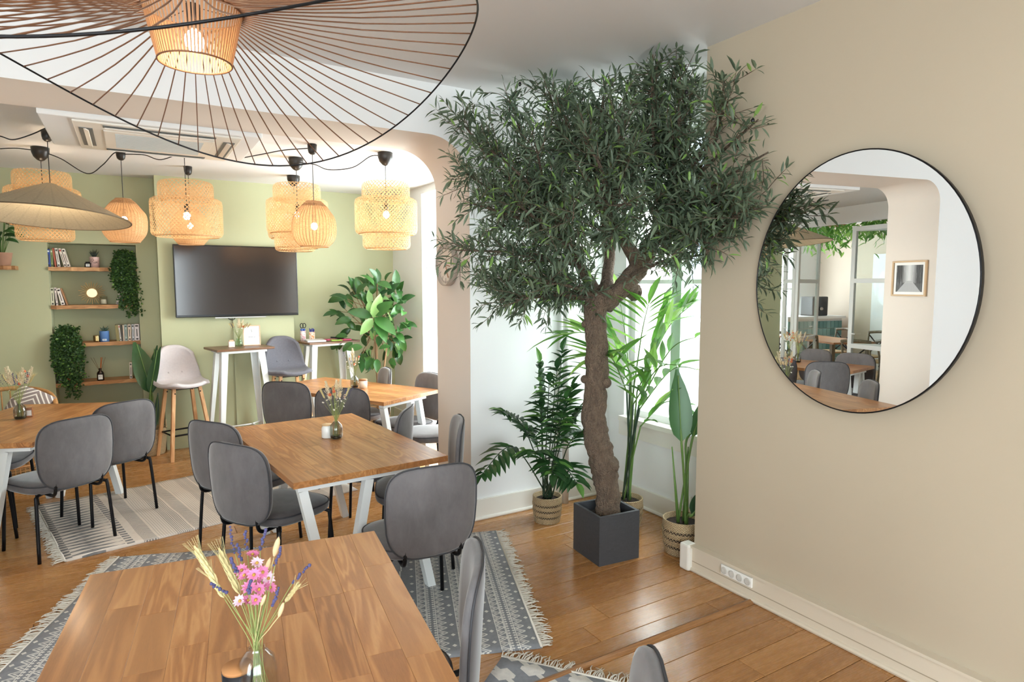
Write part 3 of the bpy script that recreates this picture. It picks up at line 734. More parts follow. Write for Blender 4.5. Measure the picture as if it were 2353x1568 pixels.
# flat saucer lamp
t = thing('rattan_saucer_lamp', 'wide flat rattan saucer pendant lamp at the left', 'pendant lamp', (-.455, 5.58, ZF)); c = -ZF
cap(t, 0, False); za, zr, Rs = 2.41+c, 2.175+c, .495
pr = []
for i in range(46):
    q = i/45; r = .03+(Rs-.03)*q; z = za-(za-zr)*(.10*q**.5+.95*q**1.15-.05*q**4) if q < 1 else zr
    pr.append((r+(.0012 if i % 2 else 0), z+(.0018 if i % 2 else 0)))
TM = Matrix.Rotation(R(3.0), 3, 'Y') @ Matrix.Rotation(R(-4.5), 3, 'X')
def tiltm(mb): mb.v = [tuple(TM @ (Vector(v)-Vector((0, 0, za)))+Vector((0, 0, za))) for v in mb.v]; return mb
def saucer(T):
    x, y, z = T.xyz(T.coord()); a = T.math('ARCTAN2', y, x); r = T.math('SQRT', x*x+y*y)
    st = T.noise(T.vec(a*26.0, r*160.0, 0.0), 1.0, 3, .6); rb = ((a*14.0/PI).frac()-.5).abs()
    return T.mix(st, T.mix((rb < .08)*.5, 'ab9d84', '7f7360'), 'd6caae')
M_sauc = mat('saucer_rattan', rough=.6, fn=saucer, transl=.22)
tiltm(MB().lathe(pr+[(Rs+.004, zr-.006)]+[(r-.001, z-.008) for r, z in pr[::-1]], 72, closed=False)).build('shade', M_sauc, t, True)
tiltm(MB().tube([(Rs*math.cos(a), Rs*math.sin(a), zr-.004) for a in [2*PI*i/72 for i in range(72)]], .005, 6, True)).build('rim', mat('dark_rattan', '6b5a44', .7), t, True)
MB().tube([(0, 0, -.07), (0, 0, za)], .003, 6).build('cord', M_cord, t); bulb(t, 2.29+c, 52, .028)
# cords looping along the ceiling between the lamps
def ceil_cord(label, pts):
    o = MB().tube(smooth_path(pts, 8), .004, 6).build('lamp_cable', M_cord, None, True); tag(o, label, 'cable', 'lamp cables along the ceiling')
ceil_cord('black cable between the far left lamp and the rattan lamp over the niche', [(-.56, 6.29, ZF-.03), PY(140, 365, 6.25), PY(200, 399, 6.2), PY(235, 380, 6.15), PY(262, 352, 6.1), (-.02, 6.1, ZF-.03)])
ceil_cord('black cable running from the niche lamp to the two-tier lamp', [(-.02, 6.1, ZF-.03), PY(330, 356, 6.0), PY(370, 367, 5.8), (.40, 5.56, ZF-.06)])
ceil_cord('black cable from the air conditioner to the round ribbed lamp', [(.75, 5.46, ZF-.10), PY(600, 355, 5.3), PY(655, 345, 5.2), (1.251, 5.073, ZF-.03)])
ceil_cord('black cable sagging towards the lamp beside the arch', [(1.261, 5.678, ZF-.04), PY(722, 378, 5.5), PY(755, 390, 5.35), PY(810, 385, 5.2), PY(850, 360, 5.12), (1.79, 5.077, ZF-.03)])
ceil_cord('black cable leaving the picture at the left ceiling edge', [PY(0, 342, 6.3), PY(40, 341, 6.3), (-.58, 6.29, ZF-.03)])
ceil_cord('short black cable hanging at the top left beside the air conditioner', [PY(-60, 300, 5.3), PY(0, 313, 5.3), PY(30, 321, 5.3), PY(70, 310, 5.3), PY(108, 293, 5.2)])
# ---------------------------------------------------------------- big wire pendant
hx, hy = .163, 1.793
t = thing('wire_pendant_lamp', 'huge wide-brimmed pendant lamp of thin brown ribs in the foreground', 'pendant lamp', (hx, hy, ZC))
M_rib = mat('brown_ribbon', '6b4328', .55, fn=lambda T: T.mix(T.noise(T.coord(), 30, 2), '5e3a22', '7d5233'))
M_hub = mat('hub_ribbon', 'b98a5e', .55, transl=.25)
def rimz(f): return 2.238+.023*math.cos(f)+.032*math.sin(f)+.091*math.cos(2*f)-.121*math.sin(2*f)-ZC
RV, rt_, rb_, ztp, zbt = .70, .112, .084, 2.372-ZC, 2.247-ZC
MB().tube([(RV*math.cos(2*PI*i/120), RV*math.sin(2*PI*i/120), rimz(2*PI*i/120)) for i in range(120)], .0028, 6, True).build('outer_rim', M_black, t, True)
NR = 72
for i in range(NR):
    f = 2*PI*i/NR; e = Vector((RV*math.cos(f), RV*math.sin(f), rimz(f))); s_ = Vector((rt_*math.cos(f), rt_*math.sin(f), ztp))
    sag = .012; mid = (e+s_)/2-Vector((0, 0, sag))
    MB().tube(smooth_path([s_, mid, e], 3), .0019, 4).build('rib', M_rib, t, True)
    a = f; da = .011/rt_/2*.58
    m = MB(); vs = [(rt_*math.cos(a-da), rt_*math.sin(a-da), ztp), (rt_*math.cos(a+da), rt_*math.sin(a+da), ztp), (rb_*math.cos(a+da*.75), rb_*math.sin(a+da*.75), zbt), (rb_*math.cos(a-da*.75), rb_*math.sin(a-da*.75), zbt)]
    m.add(vs, [(0, 1, 2, 3)]); m.v = [(x*(1-.25*((i % 3 == 0)*0)), y, z) for x, y, z in m.v]
    vs2 = [tuple(Vector(v)*1.0+Vector((-.0012*math.cos(a), -.0012*math.sin(a), 0))) for v in vs]; m.add(vs2, [(3, 2, 1, 0)])
    b = len(vs); m.f += [(0, 4, 5, 1), (1, 5, 6, 2), (2, 6, 7, 3), (3, 7, 4, 0)]; m.m += [0]*4
    m.build('hub_slat', M_hub, t)
for r, z in ((rt_, ztp), (rb_, zbt)): MB().tube([(r*math.cos(2*PI*i/48), r*math.sin(2*PI*i/48), z) for i in range(48)], .0022, 6, True).build('hub_ring', M_rib, t, True)
MB().tube([(0, 0, 0), (0, 0, ztp)], .003, 6).build('cord', M_cord, t)
for i in range(3): MB().tube([(0, 0, ztp+.01), (rt_*math.cos(2*PI*i/3), rt_*math.sin(2*PI*i/3), ztp)], .0012, 4).build('spoke', M_cord, t)
MB().lathe([(.05, 0), (.05, -.025), (.01, -.03)], 20).build('ceiling_rose', M_cap, t, True)
bulb(t, 2.30-ZC, 12, .026)
# ================================================================ PLANTS
def leafmat(name, a, b, c, under=.25, rough=.45, hi=.9):
    def fn(T):
        r = T.attr(); n = T.noise(T.coord(), 14, 2)
        col = T.mix((r*.8+n*.3).cl(), a, b); return T.mix((r > hi)*.8, col, c)
    return mat(name, rough=rough, fn=fn, transl=under, spec=.4)
def leafmat_o(name, a, b, under=.2, rough=.35):          # one object per leaf: colour varies by object
    return mat(name, rough=rough, fn=lambda T: T.mix((T.rand()*.8+T.noise(T.coord(), 6, 2)*.3).cl(), a, b), transl=under, spec=.45)
M_olive = leafmat('olive_leaf', '445440', '7f9076', '93bd5e', .3, .40, .93)
M_palm = leafmat('palm_leaf', '3f7a2e', '7fb04f', 'a5cf6c', .4, .4, .8)
M_areca = leafmat('areca_leaf', '1f3d24', '3f6a36', '6a9a4a', .25, .38, .86)
M_ivy = leafmat('ivy_leaf', '233f1c', '43662f', '6f9440', .25, .45, .9)
M_bark = mat('olive_bark', rough=.9, fn=lambda T: (lambda n, k: {'col': T.mix(n, '46382e', '97816d'), 'Normal': T.bump(n+k, 1.0, .03)})(T.noise(T.map(T.coord(), (1, 1, .35)), 38, 4, .65, .6), T.noise(T.coord(), 110, 2)))
M_stem = mat('green_stem', '5b7a3a', .5); M_dstem = mat('dark_stem', '2f4430', .5)
M_soil = mat('soil', '2a201a', .95, fn=lambda T: {'col': T.mix(T.noise(T.coord(), 80, 3), '1d1612', '3d2f25'), 'Normal': T.bump(T.noise(T.coord(), 120, 3), .8, .01)})
def gnarl(m, pts, seg=18, amp=.1, seed=0):
    p = smooth_path([q[:3] for q in pts], 7); rr = [q[3] for q in pts]; n = len(p); r = []
    for i in range(n):
        t = i/(n-1)*(len(rr)-1); k = min(int(t), len(rr)-2); r.append(rr[k]+(rr[k+1]-rr[k])*(t-k))
    b = len(m.v); m.tube(p, r, seg); rd = random.Random(seed); ph = [rd.uniform(0, 6) for _ in range(6)]
    for i in range(n):
        for k in range(seg):
            j = b+i*seg+k; a = 2*PI*k/seg; v = Vector(m.v[j])-p[i]
            s = 1+amp*(.5*math.sin(a*3+ph[0]+i*.25)+.4*math.sin(a*5+ph[1]-i*.4)+.45*math.sin(i*.9+ph[2]+a)+.25*math.sin(i*2.1+a*2+ph[3])+rd.uniform(-.35, .35))
            m.v[j] = tuple(p[i]+v*s)
    return m
# planter cube
t = thing('square_planter', 'dark slate cube planter standing on the wooden floor', 'planter', (2.505, 3.01, 0), R(-5))
M_slate = mat('slate', '3a3c40', .6, fn=lambda T: {'col': T.mix(T.noise(T.map(T.coord(), (3, 3, 8)), 9, 5, .7, 1), '313337', '4a4c50'), 'Normal': T.bump(T.noise(T.coord(), 28, 5, .7, .8), .5, .006)})
m = MB(); a = .148; h_ = .305
for s in (-1, 1): m.b2(s*a-.0, s*(a-.018), -a, a, 0, h_); m.b2(-a+.018, a-.018, s*a, s*(a-.018), 0, h_)
m.build('box_walls', M_slate, t); MB().b2(-a+.018, a-.018, -a+.018, a-.018, .0, .24).build('soil', M_soil, t)
# olive tree
ot = thing('olive_tree', 'tall olive tree with a twisted trunk in the dark cube planter', 'tree', (2.505, 3.01, .24))
D0 = 4.0; PXM = D0/F
def tp(x, y, r, d=0): p = PD(x, y, D0+d); return (p.x, p.y, p.z, r*PXM)
m = gnarl(MB(), [tp(1398, 1184, 27), tp(1395, 1120, 27), tp(1388, 1075, 30), tp(1372, 1020, 29), tp(1366, 970, 28), tp(1369, 900, 25), tp(1371, 840, 26), tp(1370, 780, 24), tp(1368, 730, 25), tp(1378, 690, 30), tp(1402, 668, 24)], 20, .13, 1)
gnarl(m, [tp(1388, 1082, 24), tp(1402, 1068, 22, -.03), tp(1411, 1060, 16, -.05)], 14, .12, 2)
m.sphere(PD(1392, 880, D0-.03), 13*PXM, 10, 8); m.sphere(PD(1344, 872, D0), 10*PXM, 10, 8); m.sphere(PD(1345, 745, D0), 9*PXM, 10, 8)
m.build('trunk', M_bark, ot, True, world=True)
gnarl(MB(), [tp(1385, 700, 24), tp(1415, 675, 22), tp(1452, 635, 22), tp(1480, 595, 24), tp(1500, 555, 19), tp(1530, 500, 16, -.05), tp(1550, 430, 11, -.1)], 16, .12, 3).build('limb', M_bark, ot, True, world=True)
gnarl(MB(), [tp(1440, 650, 18), tp(1455, 672, 20, .05), tp(1470, 678, 14, .06)], 12, .15, 9).build('stub', M_bark, ot, True, world=True)
gnarl(MB(), [tp(1378, 700, 22), tp(1358, 655, 15), tp(1330, 610, 11), tp(1295, 545, 9), tp(1250, 480, 6)], 12, .1, 4).build('limb', M_bark, ot, True, world=True)
gnarl(MB(), [tp(1385, 690, 20, .02), tp(1395, 640, 14, .08), tp(1400, 560, 12, .15), tp(1380, 460, 9, .2)], 12, .1, 5).build('limb', M_bark, ot, True, world=True)
gnarl(MB(), [tp(1470, 610, 20, .0), tp(1440, 560, 13, -.15), tp(1400, 500, 10, -.3), tp(1370, 420, 7, -.4)], 12, .1, 6).build('limb', M_bark, ot, True, world=True)
rd = random.Random(11)
TIPS = [(1060, 280, -.1), (1072, 400, .1), (1048, 575, -.2), (1120, 640, .1), (1185, 690, -.2), (1172, 225, .1), (1120, 340, -.2), (1190, 470, -.35), (1140, 520, .25), (1240, 650, -.3), (1165, 605, -.1), (1090, 470, -.15),
        (1255, 175, 0), (1330, 205, .3), (1392, 190, -.2), (1420, 260, -.5), (1500, 125, .1), (1562, 125, -.1), (1480, 215, .3), (1595, 190, -.2), (1340, 320, -.5), (1450, 350, -.6), (1545, 310, -.4), (1290, 240, -.2), (1230, 330, -.3), (1520, 200, -.2), (1580, 260, -.2),
        (1665, 185, -.5), (1660, 260, -.5), (1742, 275, -.7), (1765, 350, -.75), (1700, 400, -.6), (1735, 465, -.75), (1690, 520, -.6), (1625, 585, -.45), (1560, 500, -.2), (1630, 330, -.5), (1600, 430, -.35), (1650, 470, -.5),
        (1290, 430, -.3), (1370, 450, -.55), (1290, 560, -.4), (1410, 540, -.5), (1480, 440, .4), (1250, 370, .3), (1500, 480, -.45), (1350, 520, .3), (1540, 400, .3), (1220, 560, .2), (1130, 430, .25), (1400, 330, .3), (1330, 400, 0), (1470, 300, -.1), (1210, 640, .05), (1140, 690, -.1), (1320, 500, -.55), (1450, 470, -.6), (1690, 460, -.8), (1640, 560, -.7), (1675, 230, -.8), (1710, 500, -.85), (1640, 500, -.7), (1600, 540, -.6)]
FK = [(1385, 690, 0), (1440, 640, 0), (1495, 565, 0), (1530, 500, -.05), (1330, 610, 0), (1290, 540, 0), (1395, 560, .15), (1400, 500, -.3)]
def ok(p): return p.z < 2.98 and p.y < 3.86 and (p.x < 2.74 if p.y < 2.66 else p.x < 3.15)
def fitp(x, y, d):
    for _ in range(60):
        p = PD(x, y, D0+d)
        if ok(p): return p
        d -= .03
    return p
fo_ = MB(); tw = MB(); nl = 0; ol_pts = []
def twig(p, d, L, dens=1.0):
    global nl
    n = max(3, int(L/.03)); q = p.copy(); pts = [q.copy()]; d = d.normalized()
    for i in range(n):
        d = (d+Vector((rd.gauss(0, .10), rd.gauss(0, .10), rd.gauss(.02, .10)))).normalized(); nq = q+d*(L/n)
        if not ok(nq): break
        q = nq; pts.append(q.copy())
        if i >= 0:
            sd = d.orthogonal().normalized(); a0 = rd.uniform(0, PI)
            for k in range(2 if rd.random() < .9 else 3):
                a = a0+PI*k+rd.gauss(0, .4); s = Matrix.Rotation(a, 3, d) @ sd
                ld = (d*rd.uniform(.35, .95)+s*rd.uniform(.6, 1.0)+Vector((0, 0, rd.uniform(-.25, .2)))).normalized()
                l_ = rd.uniform(.055, .10); e = q+ld*l_
                if not ok(e): continue
                fo_.rnd = rd.random()
                fo_.dleaf(q, ld, Vector((rd.gauss(0, .5), rd.gauss(-.2, .5), 1)), l_, l_*rd.uniform(.17, .24)); nl += 1
    fo_.rnd = rd.random(); fo_.dleaf(q, d, Vector((rd.random()-.5, rd.random()-.5, 1)), .06, .013)
    if len(pts) > 1: tw.tube(pts, [.0022]*(len(pts)-1)+[.001], 3, caps=False)
    if rd.random() < .035: ol_pts.append(q+Vector((rd.gauss(0, .01), rd.gauss(0, .01), -.015)))
br = MB()
for (x, y, d) in TIPS:
    e = fitp(x, y, d)
    fk = min(FK, key=lambda f: (f[0]-x)**2+(f[1]-y)**2*.6+(0 if f[1] > y-10 else 40000)); s0 = PD(fk[0], fk[1], D0+fk[2])
    mid = s0.lerp(e, .5)+Vector((rd.gauss(0, .04), rd.gauss(0, .04), .03)); path = smooth_path([s0, mid, e], 8); n = len(path)
    br.tube(path, [.014*(1-i/n)+.003 for i in range(n)], 6)
    Lb = (e-s0).length; nt = max(14, int(30*Lb/.6))
    for i in range(nt):
        tt = min(1, .25+.75*(i+rd.random())/nt); p = path[min(n-1, int(tt*(n-1)))]; bd_ = (path[min(n-1, int(tt*(n-1))+1)]-path[max(0, int(tt*(n-1))-1)]).normalized()
        dr = (bd_*rd.uniform(.2, .9)+Vector((rd.gauss(0, .7), rd.gauss(0, .7), rd.gauss(.10, .55)))).normalized()
        twig(p+Vector((rd.gauss(0, .02), rd.gauss(0, .02), rd.gauss(0, .02))), dr, rd.uniform(.10, .24))
    twig(e-(e-mid).normalized()*.12, (e-mid).normalized()+Vector((0, 0, .25)), .26)
br.build('branch', M_bark, ot, True, world=True); tw.build('twig', M_bark, ot, False, world=True, kind='stuff')
fo_.build('foliage', M_olive, ot, False, world=True, kind='stuff')
M_fruit = mat('black_olive', '1d1a1c', .3)
om = MB().sphere((0, 0, 0), .011, 10, 7, (.85, .85, 1.25))
for i, p in enumerate(ol_pts[:40]):
    if i == 0: o0 = om.build('olive_fruit', M_fruit, ot, True); o = o0
    else: o = o0.copy(); COL.objects.link(o); o.parent = ot
    o.location = p-ot.location
# ---------------------------------------------------------------- woven baskets
def seagrass(T):
    x, y, z = T.xyz(T.coord()); a = T.math('ARCTAN2', y, x); n = T.noise(T.map(T.coord(), (1, 1, 3)), 70, 3, .6)
    w_ = T.math('SINE', a*46.0)*T.math('SINE', z*430.0)*.5+.5
    return {'col': T.mix((n*.6+w_*.45).cl(), '7d6446', 'cfb78f'), 'Normal': T.bump(w_+n*.6, .8, .006)}
M_sea = mat('seagrass', rough=.85, fn=seagrass)
M_dark = mat('basket_shadow', '2c2118', .9)
def basket(label, c, Rb, hb, bands=(.72, .5, .26), handle=False, dark=False):
    t = thing('woven_basket', label, 'basket', (c[0], c[1], 0), 0, 'woven seagrass baskets')
    def rad(q): return Rb*(.86+.14*math.sin(min(1, q*1.25)*PI/2)) if q < .8 else Rb*(1-.02*(q-.8)/.2)
    prof = []
    n = 26
    for i in range(n+1):
        q = i/n; inb = any(abs(q-b) < .035 for b in bands); prof.append((rad(q)-(.006 if inb else 0)+(.0018 if i % 2 else 0), hb*q))
    m = MB().lathe([(.001, 0.002)]+prof+[(rad(1)-.008, hb), (rad(1)-.010, hb*.86), (.001, hb*.86)], 40); m.build('woven_body', M_sea, t, True)
    for b in bands:
        d = MB().lathe([(rad(b)+.0006, hb*(b-.034)), (rad(b)+.0006, hb*(b+.034))], 40).build('band_shade', M_dark, t, True)  # solid dark band, painted shade for the gaps in the weave
        z = MB(); k = 36; r = rad(b)+.0018
        for i in range(k):
            a0, a1, a2 = 2*PI*i/k, 2*PI*(i+.5)/k, 2*PI*(i+1)/k
            z.tube([(r*math.cos(a0), r*math.sin(a0), hb*(b-.036)), (r*math.cos(a1), r*math.sin(a1), hb*(b+.036)), (r*math.cos(a2), r*math.sin(a2), hb*(b-.036))], .0022, 4, caps=False)
        z.build('lattice', M_sea, d, False, kind='stuff')
    MB().tube([((rad(1)-.003)*math.cos(2*PI*i/36), (rad(1)-.003)*math.sin(2*PI*i/36), hb) for i in range(36)], .006, 6, True).build('rim', M_sea, t, True)
    MB().lathe([(.001, 0), (rad(.9)-.015, 0)], 24, (0, 0, hb*.865)).build('soil', M_soil, t)
    if handle:
        for s in (-1, 1): MB().tube([(s*rad(1)+0, -.06*math.cos(a), hb+.075*math.sin(a)) for a in [PI*i/10 for i in range(11)]], .007, 6).build('handle', M_sea, t, True)
    return t
B1, B2, B3 = (2.50, 3.66), (2.93, 3.30), (2.945, 2.78)
basket('woven basket holding the bushy palm against the white wall', B1, .105, .185)
basket('woven basket with the tall palm behind the cube planter', B2, .115, .20)
basket('woven basket tucked behind the end of the beige wall', B3, .128, .215)
basket('woven basket with handles at the foot of the niche corner', (.10, 7.22), .145, .26, (), True)
basket('woven basket of the rubber plant in the far corner', (2.42, 7.12), .16, .30, (.78, .55, .35))
# ---------------------------------------------------------------- palms
def frond(par, base, tip, bow, n, L, W, matl, stem=M_stem, seed=0, start=.25, name='frond', clamp=None, fwd=.6, cr=(.25, .8)):
    rd = random.Random(seed); base = Vector(base); tip = Vector(tip); mid = base.lerp(tip, .55)+Vector(bow)
    path = smooth_path([base, mid, tip], 10); N_ = len(path)
    m = MB(); st = MB(); st.tube(path, [.0045*(1-.75*i/N_)+.001 for i in range(N_)], 5)
    for i in range(n):
        t = start+(1-start)*(i+.5)/n; k = min(N_-2, int(t*(N_-1))); p = path[k].lerp(path[k+1], t*(N_-1)-k); d = (path[k+1]-path[k]).normalized()
        up = Vector((0, 0, 1)); sd = d.cross(up)
        sd = sd.normalized() if sd.length > .1 else d.orthogonal().normalized()
        for s in (-1, 1):
            ll = L*(math.sin(PI*min(1, .25+.75*(i+.5)/n*1.0))**.6*.9+.15)*rd.uniform(.85, 1.1)
            ld = (d*fwd+sd*s*(1-.25*t)+up*rd.uniform(-.05, .30)).normalized(); e = p+ld*ll
            if clamp and not clamp(e): continue
            m.rnd = rd.random(); m.leaf(p, ld, up+sd*s*-.2, ll, W*rd.uniform(.85, 1.1), 4, rd.uniform(*cr), .22)
    ll = L*.7; m.rnd = rd.random()
    if not clamp or clamp(tip+(tip-path[-3]).normalized()*ll): m.leaf(tip, (tip-path[-3]), (0, 0, 1), ll, W, 4, .4, .2)
    f = m.build(name, matl, par, False, world=True); st.build('stem', stem, f, True, world=True); return f
cl_b = lambda e: e.y < 3.90 and e.x < 3.12 and not (e.y < 2.70 and e.x > 2.70)
pt = thing('tall_palm', 'tall bright green palm in front of the bay window', 'plant', (B2[0], B2[1], .17))
for i, (sx, sy, ex, ey, d0, d1, b) in enumerate([(1463, 960, 1530, 690, 4.35, 4.25, .05), (1468, 930, 1600, 775, 4.3, 4.15, .12), (1450, 900, 1425, 690, 4.35, 4.5, .05), (1448, 880, 1295, 770, 4.35, 4.4, .14), (1472, 980, 1570, 930, 4.3, 4.2, .08), (1440, 900, 1375, 820, 4.3, 4.1, .1), (1458, 880, 1490, 700, 4.3, 4.0, .06), (1455, 930, 1560, 840, 4.25, 3.95, .1), (1464, 900, 1590, 700, 4.3, 4.1, .1), (1470, 940, 1605, 850, 4.3, 4.1, .12), (1450, 860, 1335, 700, 4.3, 4.3, .1)]):
    b0 = Vector((B2[0]+.03*math.cos(i*2.4), B2[1]+.03*math.sin(i*2.4), .19)); s_ = PD(sx, sy, d0); e = PD(ex, ey, d1)
    while not cl_b(s_): d0 -= .03; s_ = PD(sx, sy, d0)
    while not cl_b(e): d1 -= .03; e = PD(ex, ey, d1)
    MB().tube(smooth_path([b0, b0.lerp(s_, .5)+Vector((0, 0, .02)), s_], 6), .006, 6).build('stalk', M_dstem if i % 2 else M_stem, pt, True, world=True)
    frond(pt, s_, e, (0, 0, b), 10, .42, .048, M_palm, M_stem, i, .05, clamp=cl_b, cr=(.05, .3))
at = thing('bushy_palm', 'bushy dark green palm in a basket against the white wall', 'plant', (B1[0], B1[1], .16))
for i, (ex, ey, d1, b) in enumerate([(1292, 808, 4.35, .06), (1240, 835, 4.5, .05), (1155, 945, 4.2, .16), (1108, 1090, 4.05, .26), (1325, 1110, 4.0, .16), (1340, 990, 4.1, .12), (1262, 880, 4.1, .06), (1315, 890, 4.3, .08), (1205, 985, 4.5, .12), (1290, 960, 4.0, .08), (1225, 1040, 4.0, .12), (1280, 850, 4.2, .05), (1330, 940, 4.4, .1), (1270, 1090, 3.95, .16), (1245, 940, 4.25, .06), (1300, 920, 4.2, .06)]):
    b0 = Vector((B1[0]+.03*math.cos(i*2.4), B1[1]+.03*math.sin(i*2.4), .17)); e = PD(ex, ey, d1)
    while not cl_b(e): d1 -= .03; e = PD(ex, ey, d1)
    frond(at, b0, e, (0, 0, b), 9, .175, .048, M_areca, M_dstem, i+20, .42, clamp=cl_b)
# ---------------------------------------------------------------- broad-leaf plants
def paddle(par, base, tip, W, matl, nrm=(0, -1, .2), stem0=None, seg=9, curl=.25, stem=M_stem, name='leaf', fold=.12):
    base = Vector(base); tip = Vector(tip); d = tip-base
    wp = lambda t: (math.sin(PI*min(1, t*1.02)**.72))**.75 if t < .98 else .12
    f = MB().leaf(base, d, nrm, d.length*1.02, W, seg, curl, fold, wp).build(name, matl, par, True, world=True)
    if stem0 is not None: MB().tube(smooth_path([stem0, Vector(stem0).lerp(base, .6)+Vector((0, 0, .02)), base, base.lerp(tip, .5)-Vector(nrm).normalized()*.004, base.lerp(tip, .93)], 5), [.008]*12+[.004]*9, 6).build('stalk', stem, f, True, world=True)
    return f
M_strel = leafmat_o('paddle_leaf', '1d3a26', '3c6438', .15, .35)
st_ = thing('paddle_leaf_plant', 'plant with one big dark paddle leaf beside the end of the beige wall', 'plant', (B3[0], B3[1], .18))
s0 = lambda i: Vector((B3[0]+.03*math.cos(i*2.2), B3[1]+.03*math.sin(i*2.2), .19))
paddle(st_, PD(1566, 1016, 3.86), PD(1558, 852, 3.86), .145, M_strel, (-.5, -.8, .15), s0(0), curl=.1)
paddle(st_, PD(1592, 1005, 3.95), PD(1625, 905, 3.98), .085, M_strel, (-.8, -.4, .1), s0(1), curl=.1)
paddle(st_, PD(1578, 1010, 4.0), PD(1640, 955, 4.05), .10, M_strel, (-.3, .3, .9), s0(2), curl=.4)
paddle(st_, PD(1590, 1185, 3.84), PD(1640, 1120, 3.86), .12, M_strel, (-.5, -.8, .3), s0(3), curl=.4)
for i in range(4, 7): MB().tube([s0(i), s0(i)+Vector((rd.gauss(0, .02), rd.gauss(0, .02), rd.uniform(.25, .5)))], [.012, .004], 6).build('stalk', M_stem, st_, True, world=True)
cp = thing('paddle_leaf_plant', 'dark paddle-leaved plant in the corner beside the shelf niche', 'plant', (.10, 7.22, .22))
s1 = lambda i: Vector((.10+.03*math.cos(i*2.2), 7.22+.03*math.sin(i*2.2), .23))
paddle(cp, PD(349, 905, 6.22), PD(312, 783, 6.22), .20, M_strel, (.2, -1, .1), s1(0), curl=.25)
paddle(cp, PD(345, 905, 6.15), PD(362, 798, 6.18), .11, M_strel, (-.6, -.8, .1), s1(1), curl=.15)
paddle(cp, PD(350, 890, 6.3), PD(355, 795, 6.32), .10, M_strel, (-.6, -.8, .1), s1(2), curl=.15)
paddle(cp, PD(356, 985, 6.25), PD(363, 905, 6.25), .05, M_strel, (0, -1, .1), s1(3), curl=.1)
# rubber plant
rp = thing('rubber_plant', 'large rubber plant with broad green leaves in the far corner', 'plant', (2.42, 7.12, .26))
M_rub = leafmat_o('rubber_leaf', '1a371f', '447236', .22, .28); M_rub2 = leafmat_o('rubber_leaf_pale', '7fae62', '9cc47c', .25, .3)
DR = 7.28; rr_ = random.Random(5)
gnarl(MB(), [(*PD(868, 985, DR), .022), (*PD(870, 900, DR), .02), (*PD(864, 800, DR), .016), (*PD(866, 690, DR), .01), (*PD(868, 640, DR), .005)], 10, .12, 7).build('trunk', mat('rubber_bark', '8a6e50', .85), rp, True, world=True)
gnarl(MB(), [(*PD(866, 985, DR-.05), .014), (*PD(878, 880, DR-.04), .013), (*PD(890, 790, DR-.1), .008)], 10, .12, 8).build('trunk', mat('rubber_bark', '8a6e50', .85), rp, True, world=True)
protos = []
for k in range(4):
    lm = MB().leaf((0, 0, 0), (1, 0, 0), (0, 0, 1), 1.0, .46, 6, .3+.25*k, .18, lambda t: (math.sin(PI*min(1, t*1.0)**.85))**.8)
    lm.v = [(x, y, z) for x, y, z in lm.v]; protos.append(lm)
pm = {}
def put_leaf(par, p, d, nrm, L, mt, k, nm='leaf'):
    key = (k, mt.name)
    if key not in pm: o = protos[k].build(nm, mt, par, True); pm[key] = o
    else: o = pm[key].copy(); COL.objects.link(o); o.parent = par
    d = Vector(d).normalized(); n = Vector(nrm); n = (n-d*n.dot(d)).normalized(); y = n.cross(d)
    M = Matrix((d, y, n)).transposed().to_4x4(); M = Matrix.Translation(Vector(p)-par.location) @ M @ Matrix.Scale(L, 4)
    o.matrix_local = M; return o
for i in range(150):
    a = rr_.uniform(0, 2*PI); q = math.sqrt(rr_.random()); px_ = 860+88*q*math.cos(a); py_ = 738+98*q*math.sin(a)
    if py_ > 820 and abs(px_-865) > 70: py_ -= 30
    dd = DR+rr_.uniform(-.35, .22); P = PD(px_, py_, dd)
    if P.y > YD-.12: P.y = YD-.12-rr_.uniform(0, .1)
    if P.x > 2.62: P.x = 2.62-rr_.uniform(0, .08)
    cen = PD(864, 745+rr_.uniform(-30, 50), DR); d = (P-cen); d = d.normalized()+Vector((rr_.gauss(0, .35), rr_.gauss(-.15, .35), rr_.gauss(.1, .4)))
    if d.y > .2 and P.y > YD-.25: d.y = -.1
    if d.x > .1 and P.x > 2.5: d.x *= .15
    put_leaf(rp, P, d, Vector((rr_.gauss(0, .5), -.9+rr_.gauss(0, .4), .8)), rr_.uniform(.14, .215), M_rub2 if rr_.random() < .09 else M_rub, rr_.randrange(4))
    if i % 4 == 0: MB().tube([cen+(P-cen)*.1, P], [.005, .003], 5).build('branch', mat('rubber_bark', '8a6e50', .85), rp, True, world=True)
for (bx, by, tx, ty, mt) in [(858, 730, 872, 690, M_rub2), (857, 732, 835, 760, M_rub2), (860, 730, 900, 755, M_rub), (855, 728, 812, 715, M_rub), (862, 735, 885, 772, M_rub), (860, 725, 890, 700, M_rub), (866, 640, 856, 622, M_rub), (868, 650, 892, 655, M_rub)]:
    A = PD(bx, by, DR-.4); B_ = PD(tx, ty, DR-.5); put_leaf(rp, A, B_-A, (0, -1, .5), (B_-A).length*1.25, mt, 0)
